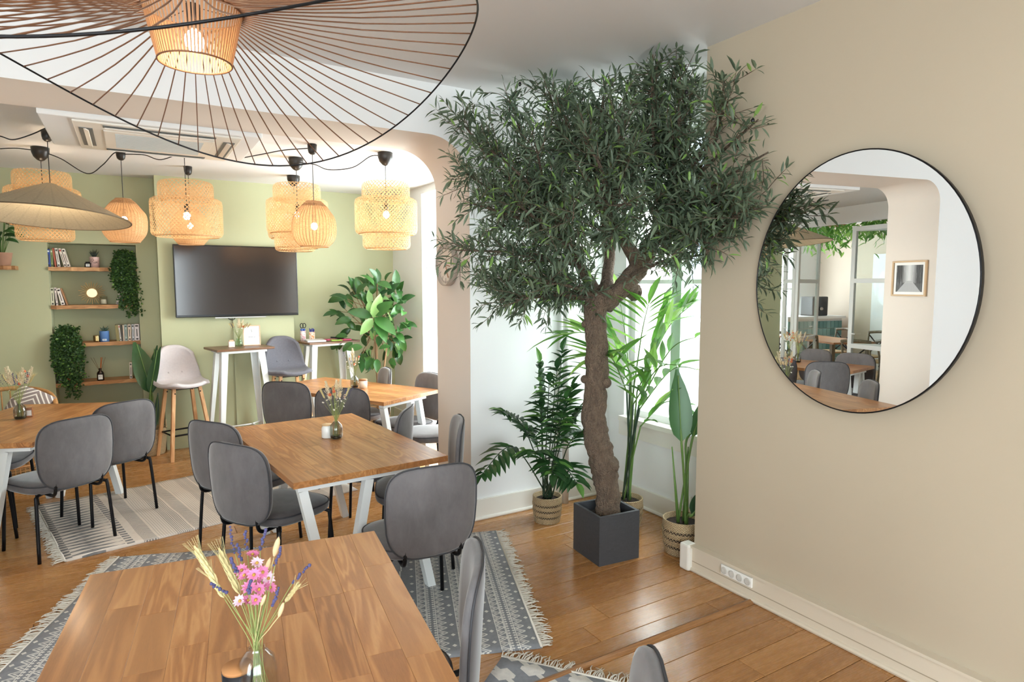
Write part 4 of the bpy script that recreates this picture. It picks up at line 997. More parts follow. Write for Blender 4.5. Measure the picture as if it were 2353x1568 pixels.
# shelf plant at the left
sp_ = thing('potted_plant', 'leafy green plant in a terracotta pot on the small left shelf', 'plant', (-1.0, 7.40, 1.872))
MB().lathe([(.001, 0), (.062, 0), (.082, .115), (.085, .118), (.076, .118), (.07, .10), (.001, .10)], 28).build('pot', mat('terracotta', 'a98069', .85, fn=lambda T: T.mix(T.noise(T.coord(), 12, 3), '9a7560', 'b58c74')), sp_, True)
pm2 = []
for i in range(34):
    a = rr_.uniform(0, 2*PI); h = rr_.uniform(.10, .40); r_ = rr_.uniform(.03, .15); p0 = Vector((-1.0+.02*math.cos(a), 7.40+.02*math.sin(a), 1.975)); p1 = Vector((-1.0+r_*math.cos(a), min(7.47, 7.40+r_*math.sin(a)), 1.972+h))
    MB().tube([p0, p0.lerp(p1, .5)+Vector((0, 0, .03)), p1], .0022, 4).build('stalk', M_stem, sp_, True, world=True)
    put_leaf(sp_, p1, Vector((math.cos(a), min(.1, math.sin(a)*.4), rr_.uniform(-.4, .5))), (0, -.7, .8), rr_.uniform(.07, .12), M_rub, rr_.randrange(4))
# trailing ivy
def ivy(label, c, zt, strands, seed):
    t = thing('trailing_ivy', label, 'plant', (c[0], c[1], zt)); rd = random.Random(seed)
    f = MB(); v = MB(); x0, y0 = c
    MB().lathe([(.001, 0), (.045, 0), (.055, .085), (.048, .085), (.045, .07), (.001, .07)], 20).build('pot', mat('clay_pot', '8a5f4c', .8), t, True)
    for (dx, dz, n) in strands:
        for k in range(n):
            sx = x0+rd.gauss(0, .03); top = Vector((sx, y0-.02, zt+.09+rd.uniform(0, .05))); ex = x0+dx+rd.gauss(0, .022); ey = y0-.10-rd.uniform(0, .06); L = dz*rd.uniform(.65, 1.0)
            pts = smooth_path([top, (sx+(ex-sx)*.6, y0-.07, zt+.12+rd.uniform(-.03, .03)), (ex, ey, zt+.02), (ex+rd.gauss(0, .012), ey, zt-L*.5), (ex+rd.gauss(0, .02), ey, zt-L)], 9)
            v.tube(pts, .0013, 3, caps=False)
            for p in pts[1:]:
                for _ in range(3):
                    d = Vector((rd.gauss(0, 1), rd.gauss(-.6, .7), rd.gauss(-.2, .6))).normalized(); f.rnd = rd.random(); l_ = rd.uniform(.018, .030)
                    f.dleaf(p+Vector((rd.gauss(0, .010), rd.gauss(0, .008), rd.gauss(0, .012))), d, Vector((rd.gauss(0, .4), -1, .6)), l_, l_*.75)
    v.build('vine', M_dstem, t, False, world=True); f.build('foliage', M_ivy, t, False, world=True, kind='stuff'); return t
ivy('trailing ivy hanging from the right end of the top shelf', (-.04, 7.63), 1.875, [(-.08, .22, 6), (-.03, .42, 9), (.02, .52, 9), (.06, .50, 7), (-.05, .12, 5), (.04, .30, 6)], 3)
ivy('trailing ivy hanging from the left end of the third shelf', (-.585, 7.63), 1.122, [(-.04, .34, 9), (.0, .42, 9), (.05, .55, 9), (.09, .42, 7), (.13, .20, 5), (-.06, .25, 6)], 4)
# ================================================================ SHELVES AND SMALL THINGS
M_shelf = wood('live_edge_shelf', [(.1, '7d5230'), (.45, 'b07c4c'), (.65, 'c08f5c'), (.92, 'd7aa78')], 'x', .5, 1.4, .3)
ZSH = [PY(200, 614.6, 7.53).z, PY(200, 701.5, 7.53).z, PY(250, 786, 7.53).z, PY(228, 876, 7.53).z]
def shelf(label, x0, x1, z, y0=7.525, y1=7.80, seed=0, open_=False):
    rd = random.Random(seed); n = 16; m = MB(); vs = []; fs = []
    for i in range(n+1):
        x = x0+(x1-x0)*i/n; w_ = rd.uniform(-.006, .006)
        vs += [(x, y0+w_, z), (x, y0+w_+.004, z-.036+rd.uniform(-.003, .003)), (x, y1, z-.036), (x, y1, z)]
    for i in range(n):
        a = 4*i; b = a+4
        for k in range(4): l = (k+1) % 4; fs.append((a+k, b+k, b+l, a+l))
    fs += [(0, 1, 2, 3), (4*n+3, 4*n+2, 4*n+1, 4*n)]; m.add(vs, fs)
    o = m.build('wall_shelf', M_shelf); tag(o, label, 'shelf', 'rough wooden shelves'); return o
shelf('rough wooden shelf, topmost in the green niche', -.671, .061, ZSH[0], seed=1)
shelf('rough wooden shelf under the sunburst mirror in the niche', -.671, .061, ZSH[1], seed=2)
shelf('rough wooden shelf under the blue pot in the niche', -.671, .061, ZSH[2], seed=3)
shelf('rough wooden shelf carrying the brown reed diffuser, lowest in the niche', -.671, .061, ZSH[3], seed=4)
shelf('short wooden wall shelf at the left picture edge under the terracotta pot', -1.35, -.90, 1.871, 7.34, 7.54, 5)
def book(label, sh, px0, px1, h, col, tilt=0, mark=None, d=.13):
    z = ZSH[sh]; x0 = PY(px0, 700, 7.57).x; x1 = PY(px1, 700, 7.57).x; th = x1-x0
    t = thing('book', label, 'book', ((x0+x1)/2, 7.57, z+.0005+abs(math.sin(R(tilt)))*th/2), 0, 'books in the niche'); t.rotation_euler = (0, R(tilt), 0)
    M = mat('book_'+col, col, .55); m = MB(); c_ = .0015
    m.b2(-th/2, th/2, 0, c_, 0, h); m.b2(-th/2, -th/2+c_, c_, d, 0, h); m.b2(th/2-c_, th/2, c_, d, 0, h); m.build('cover', M, t)
    MB().b2(-th/2+c_, th/2-c_, c_, d-.003, .002, h-.002).build('pages', mat('paper', 'e9e2d2', .9), t)
    if mark: MB().b2(-th*.32, th*.32, -.0006, .0, h*.84, h*.93).build('spine_mark', mat('mark_'+mark, mark, .6), t); MB().b2(-th*.10, th*.10, -.0006, .0, h*.25, h*.7).build('spine_title', mat('mark_3a3532', '3a3532', .6), t); MB().b2(-th*.25, th*.25, -.0006, 0, h*.05, h*.14).build('spine_mark', mat('mark_3a3532', '3a3532', .6), t)
BK = [(0, 109.5, 113.5, .175, '4a3038', 0, None, 'dark book at the far left of the top shelf'), (0, 114, 122.5, .170, '2f4a94', 0, 'd8dde8', 'blue book on the top shelf'), (0, 123, 128.5, .168, '7f8f5a', 0, 'dfe3cf', 'olive green book on the top shelf'),
      (0, 131.5, 136, .182, 'a85a44', -4, None, 'thin terracotta red book on the top shelf'), (0, 138, 144.5, .182, 'dfd8cd', -5, '3a3532', 'upright white book in the middle of the top shelf row'), (0, 153, 159, .182, 'e0d5c8', -13, 'b0302a', 'leaning white book with a red mark on its spine'), (0, 160.5, 167, .180, 'e2d8cb', -13, '3a3532', 'leaning white book at the right end of the top shelf row'),
      (1, 113.5, 116.5, .17, '343230', 0, None, 'thin black book at the far left of the second shelf'), (1, 117.5, 125.5, .172, 'c9c6ae', 0, '4a4a3a', 'thick pale green book on the second shelf'), (1, 129, 133.5, .172, 'ddcfc6', -3, '3a3532', 'slim pinkish white book on the second shelf'), (1, 141, 149.5, .165, 'e3d9d0', -12, '3a3532', 'thick white leaning book on the second shelf'), (1, 153.0, 155.5, .170, 'a87a54', -15, None, 'thin brown book leaning at the end of the second shelf row'),
      (1, 266, 271.5, .14, 'd8ccc0', 16, '3a3532', 'white book leaning right beneath the top trailing ivy'), (1, 280, 284, .09, 'cf6a34', 12, None, 'small orange book beneath the top trailing ivy'), (1, 285.5, 289, .09, 'e0d8cc', 12, None, 'small white book beneath the top trailing ivy'),
      (2, 263.5, 270.5, .165, '8c8250', -3, None, 'olive book at the left of the third shelf row'), (2, 271.5, 275, .165, 'e0dcd6', -4, 'c8502e', 'white book with an orange top mark on the third shelf'), (2, 275.5, 278.5, .165, '4a443e', -2, None, 'thin dark book on the third shelf'), (2, 279, 282, .165, 'd8c4b4', 0, None, 'thin beige book on the third shelf'), (2, 282.7, 289, .168, '9fb4b0', 0, '3a4a48', 'pale teal book on the third shelf'), (2, 290.5, 298, .168, 'dccbb8', 0, '3a3532', 'cream book right of the pale teal one'), (2, 299.5, 305, .168, 'c9cdd4', 0, '3a3532', 'pale blue-grey book on the third shelf'), (2, 306, 316.5, .170, 'ded4d4', 0, '3a3532', 'thickest white book on the third shelf'), (2, 316.8, 319, .168, '2c2826', 0, None, 'thin black book at the right end of the third shelf'),
      (3, 123.5, 125, .15, 'dcd8d2', 0, None, 'thin white book at the far left of the lowest shelf'), (3, 127, 131.5, .16, 'd9d6d0', -6, '3a3532', 'white book beside the orange ones under the lower ivy'), (3, 135, 140, .15, 'cc5a24', -3, 'e8d8c8', 'orange book, left of two under the lower ivy'), (3, 142.5, 147.5, .15, 'd2642a', -3, None, 'orange book, right of two under the lower ivy'),
      (3, 289, 295, .165, 'ded2c4', 1, '3a3532', 'white book standing alone at the right of the lowest shelf'), (3, 302, 306, .11, 'cfb89a', 0, None, 'small beige book at the right end of the lowest shelf')]
for sh, a, b, h, c, tl, mk, lb in BK: book(lb, sh, a, b, h, c, tl, mk)
def pot(name, label, x, y, z, r, h, col, cat='pot', taper=1.0):
    t = thing(name, label, cat, (x, y, z)); MB().lathe([(.001, 0), (r*taper, 0), (r, h*.96), (r, h), (r-.004, h), (r-.006, h*.9), (.001, h*.9)], 26).build('pot', mat('ceramic_'+col, col, .35), t, True); return t
def spikes(t, z, n, L, spread, col, seed):
    rd = random.Random(seed)
    for i in range(n):
        a = 2*PI*i/n+rd.uniform(-.3, .3); e = Vector((math.cos(a)*spread*rd.uniform(.3, 1), math.sin(a)*spread*.6*rd.uniform(.3, 1), L*rd.uniform(.6, 1)))
        MB().tube([(e.x*.15, e.y*.15, z), (e.x*.55, e.y*.55, z+e.z*.55), (e.x, e.y, z+e.z)], [.006, .006, .001], 6).build('leaf', mat('succulent_'+col, col, .5), t, True)
def text_mesh(s, size, ext=.0004, shear=0):
    cu = bpy.data.curves.new('lettering', 'FONT'); cu.body = s; cu.size = size; cu.extrude = ext; cu.shear = shear; cu.align_x = 'CENTER'
    o = bpy.data.objects.new('tmp', cu); COL.objects.link(o); dg = bpy.context.evaluated_depsgraph_get(); me = bpy.data.meshes.new_from_object(o.evaluated_get(dg)); bpy.data.objects.remove(o); return me
M_ink = mat('black_ink', '1e1c1c', .6)
x = PY(217, 600, 7.6).x; t = pot('pink_pot', 'pink pot with black handwriting and a dark succulent on the top shelf', x, 7.60, ZSH[0], .042, .105, 'd9b8b0', 'pot'); spikes(t, .10, 9, .09, .05, '25332a', 1)
cu = [(-.028, 0, .03), (-.024, 0, .075), (-.012, 0, .085), (-.004, 0, .072), (-.016, 0, .058), (-.002, 0, .042), (.006, 0, .05), (.010, 0, .058), (.006, 0, .045), (.012, 0, .042), (.018, 0, .058), (.020, 0, .044), (.026, 0, .06)]
m = MB(); m.tube([(x_, -math.sqrt(max(0, .0425**2-x_*x_)), z_) for x_, y_, z_ in smooth_path(cu, 4)], .0013, 5); m.build('handwriting', M_ink, t)
x = PY(202, 610, 7.58).x; t = thing('candle_jar', 'small black candle jar with white label beside the pink pot', 'candle', (x, 7.58, ZSH[0])); MB().lathe([(.001, 0), (.028, 0), (.028, .042), (.02, .047), (.02, .056), (.001, .056)], 20).build('jar', mat('black_glass', '16171a', .15), t, True); MB().b2(-.016, .016, -.0295, -.0285, .008, .034).build('paper_label', mat('label_white', 'e8e6e0', .7), t)
for k in range(2): MB().b2(-.010, .010, -.0300, -.0295, .014+k*.01, .018+k*.01).build('print_line', M_ink, t)
# sunburst mirror
p = PY(211, 672, 7.66); t = thing('sunburst_mirror', 'small gold sunburst mirror leaning in the niche', 'mirror', (p.x, 7.68, ZSH[1])); zc = p.z-ZSH[1]; zc = .118
M_gold = mat('brass', 'd8b67c', .35, .35)
m = MB().lathe([(.044, -.004), (.050, -.004), (.050, .004), (.044, .004)], 32, closed=True); m.v = [(x_, z_, y_+zc) for x_, y_, z_ in m.v]; m.build('ring', M_gold, t, True)
m = MB().lathe([(.001, 0), (.045, 0)], 32); m.v = [(x_, z_-.002, y_+zc) for x_, y_, z_ in m.v]; m.build('mirror_glass', mat('warm_mirror', 'd9c6a0', .35, .5), t)
for i in range(28):
    a = 2*PI*i/28; L_ = .115 if i % 2 else .100; MB().tube([(.050*math.cos(a), 0, zc+.050*math.sin(a)), (L_*math.cos(a), 0, zc+L_*math.sin(a))], .0034, 5).build('spike', M_gold, t)
x = PY(238, 690, 7.6).x; t = thing('glass_candle', 'clear glass tumbler candle right of the sunburst mirror', 'candle', (x, 7.60, ZSH[1])); MB().lathe([(.001, .003), (.032, .003), (.034, .085), (.031, .085), (.029, .008), (.001, .008)], 22).build('glass', glass('clear_glass', (.96, .98, .97)), t, True); MB().lathe([(.001, 0), (.027, 0), (.027, .045), (.001, .045)], 18, (0, 0, .009)).build('wax', mat('wax', 'e9dfc9', .5), t, True)
x = PY(240, 770, 7.6).x; t = pot('blue_pot', 'blue pot with a small spiky succulent on the third shelf', x, 7.59, ZSH[2], .042, .108, '5f88c4', 'pot'); spikes(t, .10, 10, .06, .045, '3f5648', 2)
m = MB(); m.b2(-.018, .018, -.0435, -.0425, .012, .03); m.build('badge', mat('badge_pale', 'd8e4ee', .6), t); MB().tube([(-.01, -.044, .016), (-.004, -.044, .027), (.0, -.044, .016), (.008, -.044, .026)], .0015, 4).build('badge_print', M_ink, t)
x = PY(222, 778, 7.58).x; t = thing('gold_votive', 'ribbed gold candle holder left of the blue pot', 'candle holder', (x, 7.58, ZSH[2])); MB().lathe([(.001, 0)]+[(.026+.004*(i % 2), .006+i*.0065) for i in range(10)]+[(.024, .066), (.022, .01), (.001, .01)], 22).build('cup', mat('gold_ribbed', 'b89a6a', .25, .9), t, True)
x = PY(231, 860, 7.58).x; t = thing('reed_diffuser', 'brown glass reed diffuser bottle with orange sticks', 'diffuser', (x, 7.57, ZSH[3])); MB().lathe([(.001, 0), (.030, 0), (.032, .006), (.031, .075), (.022, .092), (.012, .10), (.012, .125), (.008, .125), (.008, .10), (.001, .10)], 24).build('bottle', mat('amber_glass', '241812', .12), t, True)
MB().b2(-.019, .019, -.0335, -.0325, .015, .062).build('paper_label', mat('label_white', 'e8e6e0', .7), t)
o = bpy.data.objects.new('lettering', text_mesh('N°1', .016)); COL.objects.link(o); o.data.materials.append(M_ink); o.parent = t; o.location = (0, -.0337, .04); o.rotation_euler = (PI/2, 0, 0)
for i, dx in enumerate((-.075, -.05, .012, .022, .05)): MB().tube([(dx*.05, 0, .09), (dx, -.01*i+.02, .235)], .0018 if i not in (2, 3) else .003, 5).build('stick', mat('orange_reed', 'b4622a' if i in (2, 3) else '7a6248', .7) if i in (2, 3) else mat('pale_reed', '7a6248', .7), t)
# ---------------------------------------------------------------- television
t = thing('television', 'large black wall-mounted television on the green chimney breast', 'television', (.98, YB-.006, 1.733))
M_tvb = mat('tv_frame', '0d0d0f', .25); M_scr = mat('tv_screen', '2b2624', .14, spec=.7)  # screen colour raised to hold the room's faint reflection
MB().rbox((0, -.045, 0), (1.205, .04, .742), .006).build('housing', M_tvb, t); MB().b2(-.59, .59, -.0665, -.0655, -.345, .358).build('screen', M_scr, t)
MB().b2(-.30, .30, -.03, 0, -.2, .2).build('wall_bracket', M_black, t); MB().b2(-.24, .26, -.058, -.03, -.386, -.374).build('soundbar', mat('silver_plastic', 'b9b9b8', .3, .5), t)
MB().tube(smooth_path([(-.12, -.02, -.37), (-.10, -.025, -.40), (-.06, -.025, -.405), (-.03, -.02, -.37)], 6), .004, 6).build('cable', M_cord, t, True)
MB().b2(-.064, -.050, -.010, .004, -1.72, -.37).build('cable_duct', M_green, t)
# ---------------------------------------------------------------- things on the first bar table
ZB = 1.0605
q = PZ(581, 789, ZB); t = thing('framed_sign', 'small framed sign with a tiny flower drawing on the bar table', 'sign', (1.07, 7.09, ZB), R(-6)); t.rotation_euler = (R(-8), 0, R(-6))
M_cop = mat('rose_gold', 'd0a184', .3, .7); W_, H_ = .16, .21
for s in (-1, 1): MB().b2(s*W_/2-.004, s*W_/2+.004, -.006, .006, 0, H_).build('frame', M_cop, t); MB().b2(-W_/2+.004, W_/2-.004, -.006, .006, (H_-.008)*(s > 0), (H_-.008)*(s > 0)+.008).build('frame', M_cop, t)
MB().b2(-W_/2+.004, W_/2-.004, -.002, .002, .008, H_-.008).build('card', mat('card_grey', 'dfe3e6', .4), t)
for i, (a_, b_) in enumerate((((0, .145), (-.004, .172)), ((0, .145), (.006, .163)), ((0, .135), (0, .146)))): MB().tube([(a_[0], -.003, a_[1]), (b_[0], -.003, b_[1])], .0011, 4).build('drawing', M_ink, t)
for x0_, x1_ in ((-.033, .012), (.018, .038)):
    k = MB(); xx = x0_
    while xx < x1_: k.b2(xx, xx+.003, -.0032, -.002, .087, .0915); xx += .005
    k.build('print_line', M_ink, t)
MB().b2(-.02, .022, -.0032, -.002, .045, .048).build('print_line', mat('pale_ink', 'b8bec2', .6), t)
q = PZ(545, 791, ZB); JX, JY = .935, 7.04
t = thing('glass_jar', 'small green-tinted glass jar of dried flowers on the bar table', 'vase', (JX, JY, ZB)); MB().lathe([(.001, 0), (.030, 0), (.034, .006), (.034, .05), (.024, .06), (.024, .078), (.028, .08), (.025, .082), (.021, .078), (.021, .06), (.031, .048), (.031, .008), (.001, .006)], 24).build('jar', glass('green_glass', (.84, .92, .83), 1.1), t, True)
t = thing('boxed_candle', 'peach and white square candle beside the glass jar', 'candle', (.855, 6.98, ZB)); MB().rbox((0, 0, .03), (.058, .045, .06), .005).build('box', mat('peach_white', 'eed9cd', .5), t); MB().rbox((0, 0, .067), (.04, .03, .014), .003).build('lid', mat('peach', 'e0a98a', .5), t); MB().b2(-.016, .016, -.0232, -.0224, .018, .042).build('paper_label', mat('label_white', 'e8e6e0', .7), t)
# ---------------------------------------------------------------- things on the second bar table
Z2 = 1.0605
def cup(label, x, y, r, h, ca, cb, seed):
    t = thing('pen_cup', label, 'pen cup', (x, y, Z2)); rd = random.Random(seed)
    MB().lathe([(.001, 0), (r, 0), (r, h), (r-.002, h), (r-.002, .004), (.001, .004)], 22).build('cup', mat('cup_'+ca, rough=.5, fn=lambda T: T.mix((T.noise(T.coord(), 26, 2, .5, 1.5) > .52), ca, cb)), t, True); return t, rd
t, rd = cup('pink and white pen cup with blue pens and scissors', 1.655, 7.36, .031, .115, 'efe6e6', 'e9a9b4', 1)
for i in range(9):
    a = 2*PI*i/9; o = MB().tube([(.012*math.cos(a), .012*math.sin(a), .006), (.022*math.cos(a), .022*math.sin(a), .138)], .0045, 6).build('felt_pen', mat('pen_blue', '2f55c0' if i % 3 else '6fa0e0', .4) if i % 3 else mat('pen_sky', '6fa0e0', .4)); o.location = (1.655, 7.36, Z2); tag(o, 'blue felt pen standing in the pink pen cup', 'pen', 'blue pens in the pink cup')
t = thing('scissors', 'pair of scissors with black handles standing in the pink pen cup', 'scissors', (1.655, 7.36, Z2+.008))
for s in (-1, 1):
    MB().tube([(s*.014+.022*math.cos(a)*.75, -.01, .165+.026*math.sin(a)) for a in [2*PI*i/16 for i in range(16)]], .0042, 6, True).build('handle', M_black, t, True)
    MB().tube([(s*.012, -.01, .14), (-s*.004, -.006, .01)], .003, 5).build('blade', mat('steel', 'b0b4b8', .3, .9), t)
t, rd = cup('cream and orange pen cup full of dark blue pens', 1.755, 7.36, .033, .10, 'f1e2d2', 'e2935a', 2)
for i in range(10):
    a = 2*PI*i/10; o = MB().tube([(.012*math.cos(a), .012*math.sin(a), .006), (.026*math.cos(a), .026*math.sin(a), .128+.006*(i % 3))], .004, 6).build('ballpoint_pen', mat('pen_navy', '27308f', .4)); o.location = (1.755, 7.36, Z2); tag(o, 'dark blue pen standing in the orange pen cup', 'pen', 'dark blue pens in the orange cup')
o = MB().rbox((0, 0, .009), (.20, .25, .018), .002).build('paper_stack', mat('white_paper', 'eeedf0', .8)); o.location = (1.76, 7.24, Z2); o.rotation_euler = (0, 0, R(-5)); tag(o, 'stack of white paper on the second bar table', 'paper')
for nm, lb, x, y, c, rz, zz in (('notepad', 'pink notepad on the second bar table', 1.95, 7.30, 'ea6f98', 10, 0), ('notepad', 'yellow-green notepad at the front of the second bar table', 1.99, 7.20, 'bfe06a', -6, 0), ('notepad', 'bright pink sticky pad right of the yellow-green notepad', 2.10, 7.22, 'f0608a', -4, 0)):
    o = MB().rbox((0, 0, .006), (.12, .09, .012), .001).build(nm, mat('pad_'+c, c, .7)); o.location = (x, y, Z2+zz); o.rotation_euler = (0, 0, R(rz)); tag(o, lb, 'notepad', 'notepads')
t = thing('stapler', 'black stapler lying on the second bar table', 'stapler', (2.03, 7.33, Z2), R(-8)); MB().rbox((0, 0, .006), (.15, .03, .012), .004).build('base', M_black, t); MB().rbox((.004, 0, .022), (.15, .026, .014), .005, M=Matrix.Rotation(.08, 3, 'Y')).build('arm', M_black, t)
# ---------------------------------------------------------------- vases, candles and dried flowers on the tables
M_smoke = glass('smoked_glass', (.80, .81, .78), 1.3); M_clear = glass('pale_glass', (.96, .97, .965), 1.3)
M_dstraw = mat('straw', 'cdbf8c', .8); M_straw2 = mat('green_straw', '8f9a5c', .8); M_pampas = mat('pampas', 'e3d6b8', .95); M_lav = mat('lavender', '4c4a72', .9); M_pink = mat('pink_petal', 'e58ab8', .7, transl=.2); M_pk2 = mat('pale_pink_petal', 'f0cfe0', .7, transl=.2); M_wfl = mat('white_petal', 'ece7dc', .8, transl=.2); M_or = mat('orange_bud', 'cf6a44', .8); M_tan = mat('bunny_tail', 'd9bd93', .95); M_yel = mat('flower_eye', 'b08a3a', .8)
def vase(label, x, y, z, r=.039, h=.11, g=None, dark=True):
    t = thing('glass_vase', label, 'vase', (x, y, z), 0, 'rounded glass vases'); g = g or M_smoke
    pr = [(.001, 0), (r*.72, 0), (r*.9, h*.06), (r, h*.22), (r, h*.55), (r*.86, h*.78), (r*.5, h*.93), (r*.36, h*.97), (r*.40, h)]
    MB().lathe(pr+[(a*.94, max(b, .004)) for a, b in pr[::-1][:-1]], 28).build('body', g, t, True)
    if dark: MB().lathe([(.001, .004), (r*.7, .004), (r*.86, h*.07), (r*.93, h*.15), (.001, h*.16)], 24).build('thick_base', mat('dark_glass', '14140f', .1), t, True)
    return t
def wheat(m, b, tip, w_=.011):
    b = Vector(b); d = Vector(tip)-b; L = d.length; d.normalize(); s = d.orthogonal().normalized()
    for i in range(9):
        t_ = i/9
        for k in range(4):
            a = k*PI/2+i*.7; q = Matrix.Rotation(a, 3, d) @ s
            m.dleaf(b+d*L*.7*t_, d*1.0+q*.35, q, L*.3, w_*.7)
    for k in range(10): q = Matrix.Rotation(k*.63, 3, d) @ s; m.tube([b+d*L*.5, b+d*L*1.05+q*.018], .0004, 3, caps=False)
def plume(m, b, tip, w_, n=70, seed=0):
    rd = random.Random(seed); b = Vector(b); d = Vector(tip)-b; L = d.length; d.normalize()
    for i in range(n):
        t_ = rd.random(); q = Vector((rd.gauss(0, 1), rd.gauss(0, 1), rd.gauss(0, 1))); q = (q-d*q.dot(d)).normalized(); p = b+d*L*t_+q*w_*.35*math.sin(PI*min(1, t_+.1))*rd.random()
        m.dleaf(p, d*1.2+q*.7, q, L*.16, L*.035)
def spike_fl(m, b, tip, r=.0042, n=8, seed=0):
    rd = random.Random(seed); b = Vector(b); d = Vector(tip)-b
    for i in range(n): m.sphere(b+d*(i/(n-1))+Vector((rd.gauss(0, .0015), rd.gauss(0, .0015), 0)), r*rd.uniform(.7, 1.15), 6, 4)
def daisy(m, me_, c, n, r=.012, seed=0):
    rd = random.Random(seed); n = Vector(n).normalized(); s = n.orthogonal().normalized()
    for k in range(11): q = Matrix.Rotation(2*PI*k/11, 3, n) @ s; m.dleaf(c, q+n*.45, n, r*rd.uniform(.9, 1.15), r*.55)
    me_.sphere(Vector(c)+n*r*.15, r*.24, 8, 5)
# foreground bouquet, laid out from the photograph around the vase neck
nk = PZ(590, 1492, .87); dn = (nk-CAM).dot(FW)
vase('clear glass vase with pink flowers in the foreground', nk.x, nk.y, .7505, .044, .125, M_clear, False)
fb = thing('dried_bouquet', 'dried bouquet with pink daisies, lavender and wheat in the foreground', 'flowers', (nk.x, nk.y, .757))
fq = lambda x, y, d=0: PD(x, y, dn+d)
rd = random.Random(8)
def fstem(e, mt=M_straw2, r=.0011):
    b = Vector((nk.x+rd.gauss(0, .012), nk.y+rd.gauss(0, .012), .765)); n_ = Vector((nk.x+rd.gauss(0, .004), nk.y+rd.gauss(0, .004), .87))
    MB().tube(smooth_path([b, n_, n_.lerp(Vector(e), .55)+Vector((0, 0, .004)), e], 4), r, 4).build('stem', mt, fb, True, world=True)
for b_, t_, d in (((500, 1345), (440, 1245), .0), ((552, 1368), (497, 1248), .05), ((655, 1385), (692, 1335), .0), ((612, 1365), (608, 1300), .06), ((515, 1375), (470, 1300), .03)):
    m = MB(); wheat(m, fq(*b_, d), fq(*t_, d)); m.build('wheat_ear', M_dstraw, fb, False, world=True); fstem(fq(*b_, d))
for (x, y, l, d) in ((634, 1258, 40, .05), (614, 1300, 30, .03), (604, 1380, 24, -.02), (645, 1402, 30, -.02)):
    A = fq(x-4, y+l/2, d); B_ = fq(x+6, y-l/2, d); m = MB(); M_ = (B_-A).to_track_quat('Z', 'Y').to_matrix(); m.sphere((A+B_)/2, (B_-A).length/2, 10, 8, (.34, .34, 1.1), M_); plume(m, A, B_, .02, 50, x); m.build('bunny_tail_grass', M_tan, fb, True, world=True); fstem(A, M_dstraw)
for b_, t_, d in (((540, 1270), (528, 1212), .06), ((567, 1262), (562, 1222), .08), ((598, 1262), (610, 1218), .06), ((632, 1300), (645, 1258), .0), ((672, 1340), (710, 1300), .0), ((545, 1315), (528, 1285), .0), ((625, 1392), (642, 1352), -.03), ((520, 1362), (487, 1343), .0), ((573, 1362), (576, 1335), -.04), ((555, 1288), (545, 1250), .05)):
    m = MB(); spike_fl(m, fq(*b_, d), fq(*t_, d), .0040, 9, b_[0]); m.build('lavender_spike', M_lav, fb, True, world=True); fstem(fq(*b_, d))
for i, (x, y, d) in enumerate(((580, 1277, .02), (590, 1296, .0), (584, 1322, -.01), (563, 1324, .0), (600, 1342, .02), (572, 1352, -.02), (594, 1356, -.02), (588, 1380, -.02), (570, 1382, .0), (617, 1330, .03), (556, 1312, .02), (552, 1383, .0), (604, 1316, .02), (620, 1352, .02))):
    c_ = fq(x, y, d); m = MB(); e_ = MB(); daisy(m, e_, c_, (CAM-c_).normalized()+Vector((rd.gauss(0, .5), rd.gauss(0, .5), .5)), .0165, i); o = m.build('daisy', M_pk2 if i in (1, 11, 9) else M_pink, fb, False, world=True); e_.build('flower_eye', M_yel, o, True, world=True); fstem(c_)
t = thing('candle_jar', 'dark glass candle with a cork lid beside the pink flowers', 'candle', tuple(PZ(549, 1610, .7505))); MB().lathe([(.001, 0), (.033, 0), (.034, .075), (.031, .075), (.030, .068), (.001, .068)], 24).build('jar', mat('navy_glass', '14161c', .12), t, True); MB().lathe([(.001, .075), (.033, .075), (.033, .083), (.001, .083)], 24).build('cork_lid', mat('cork', 'b07a4a', .8), t, True)
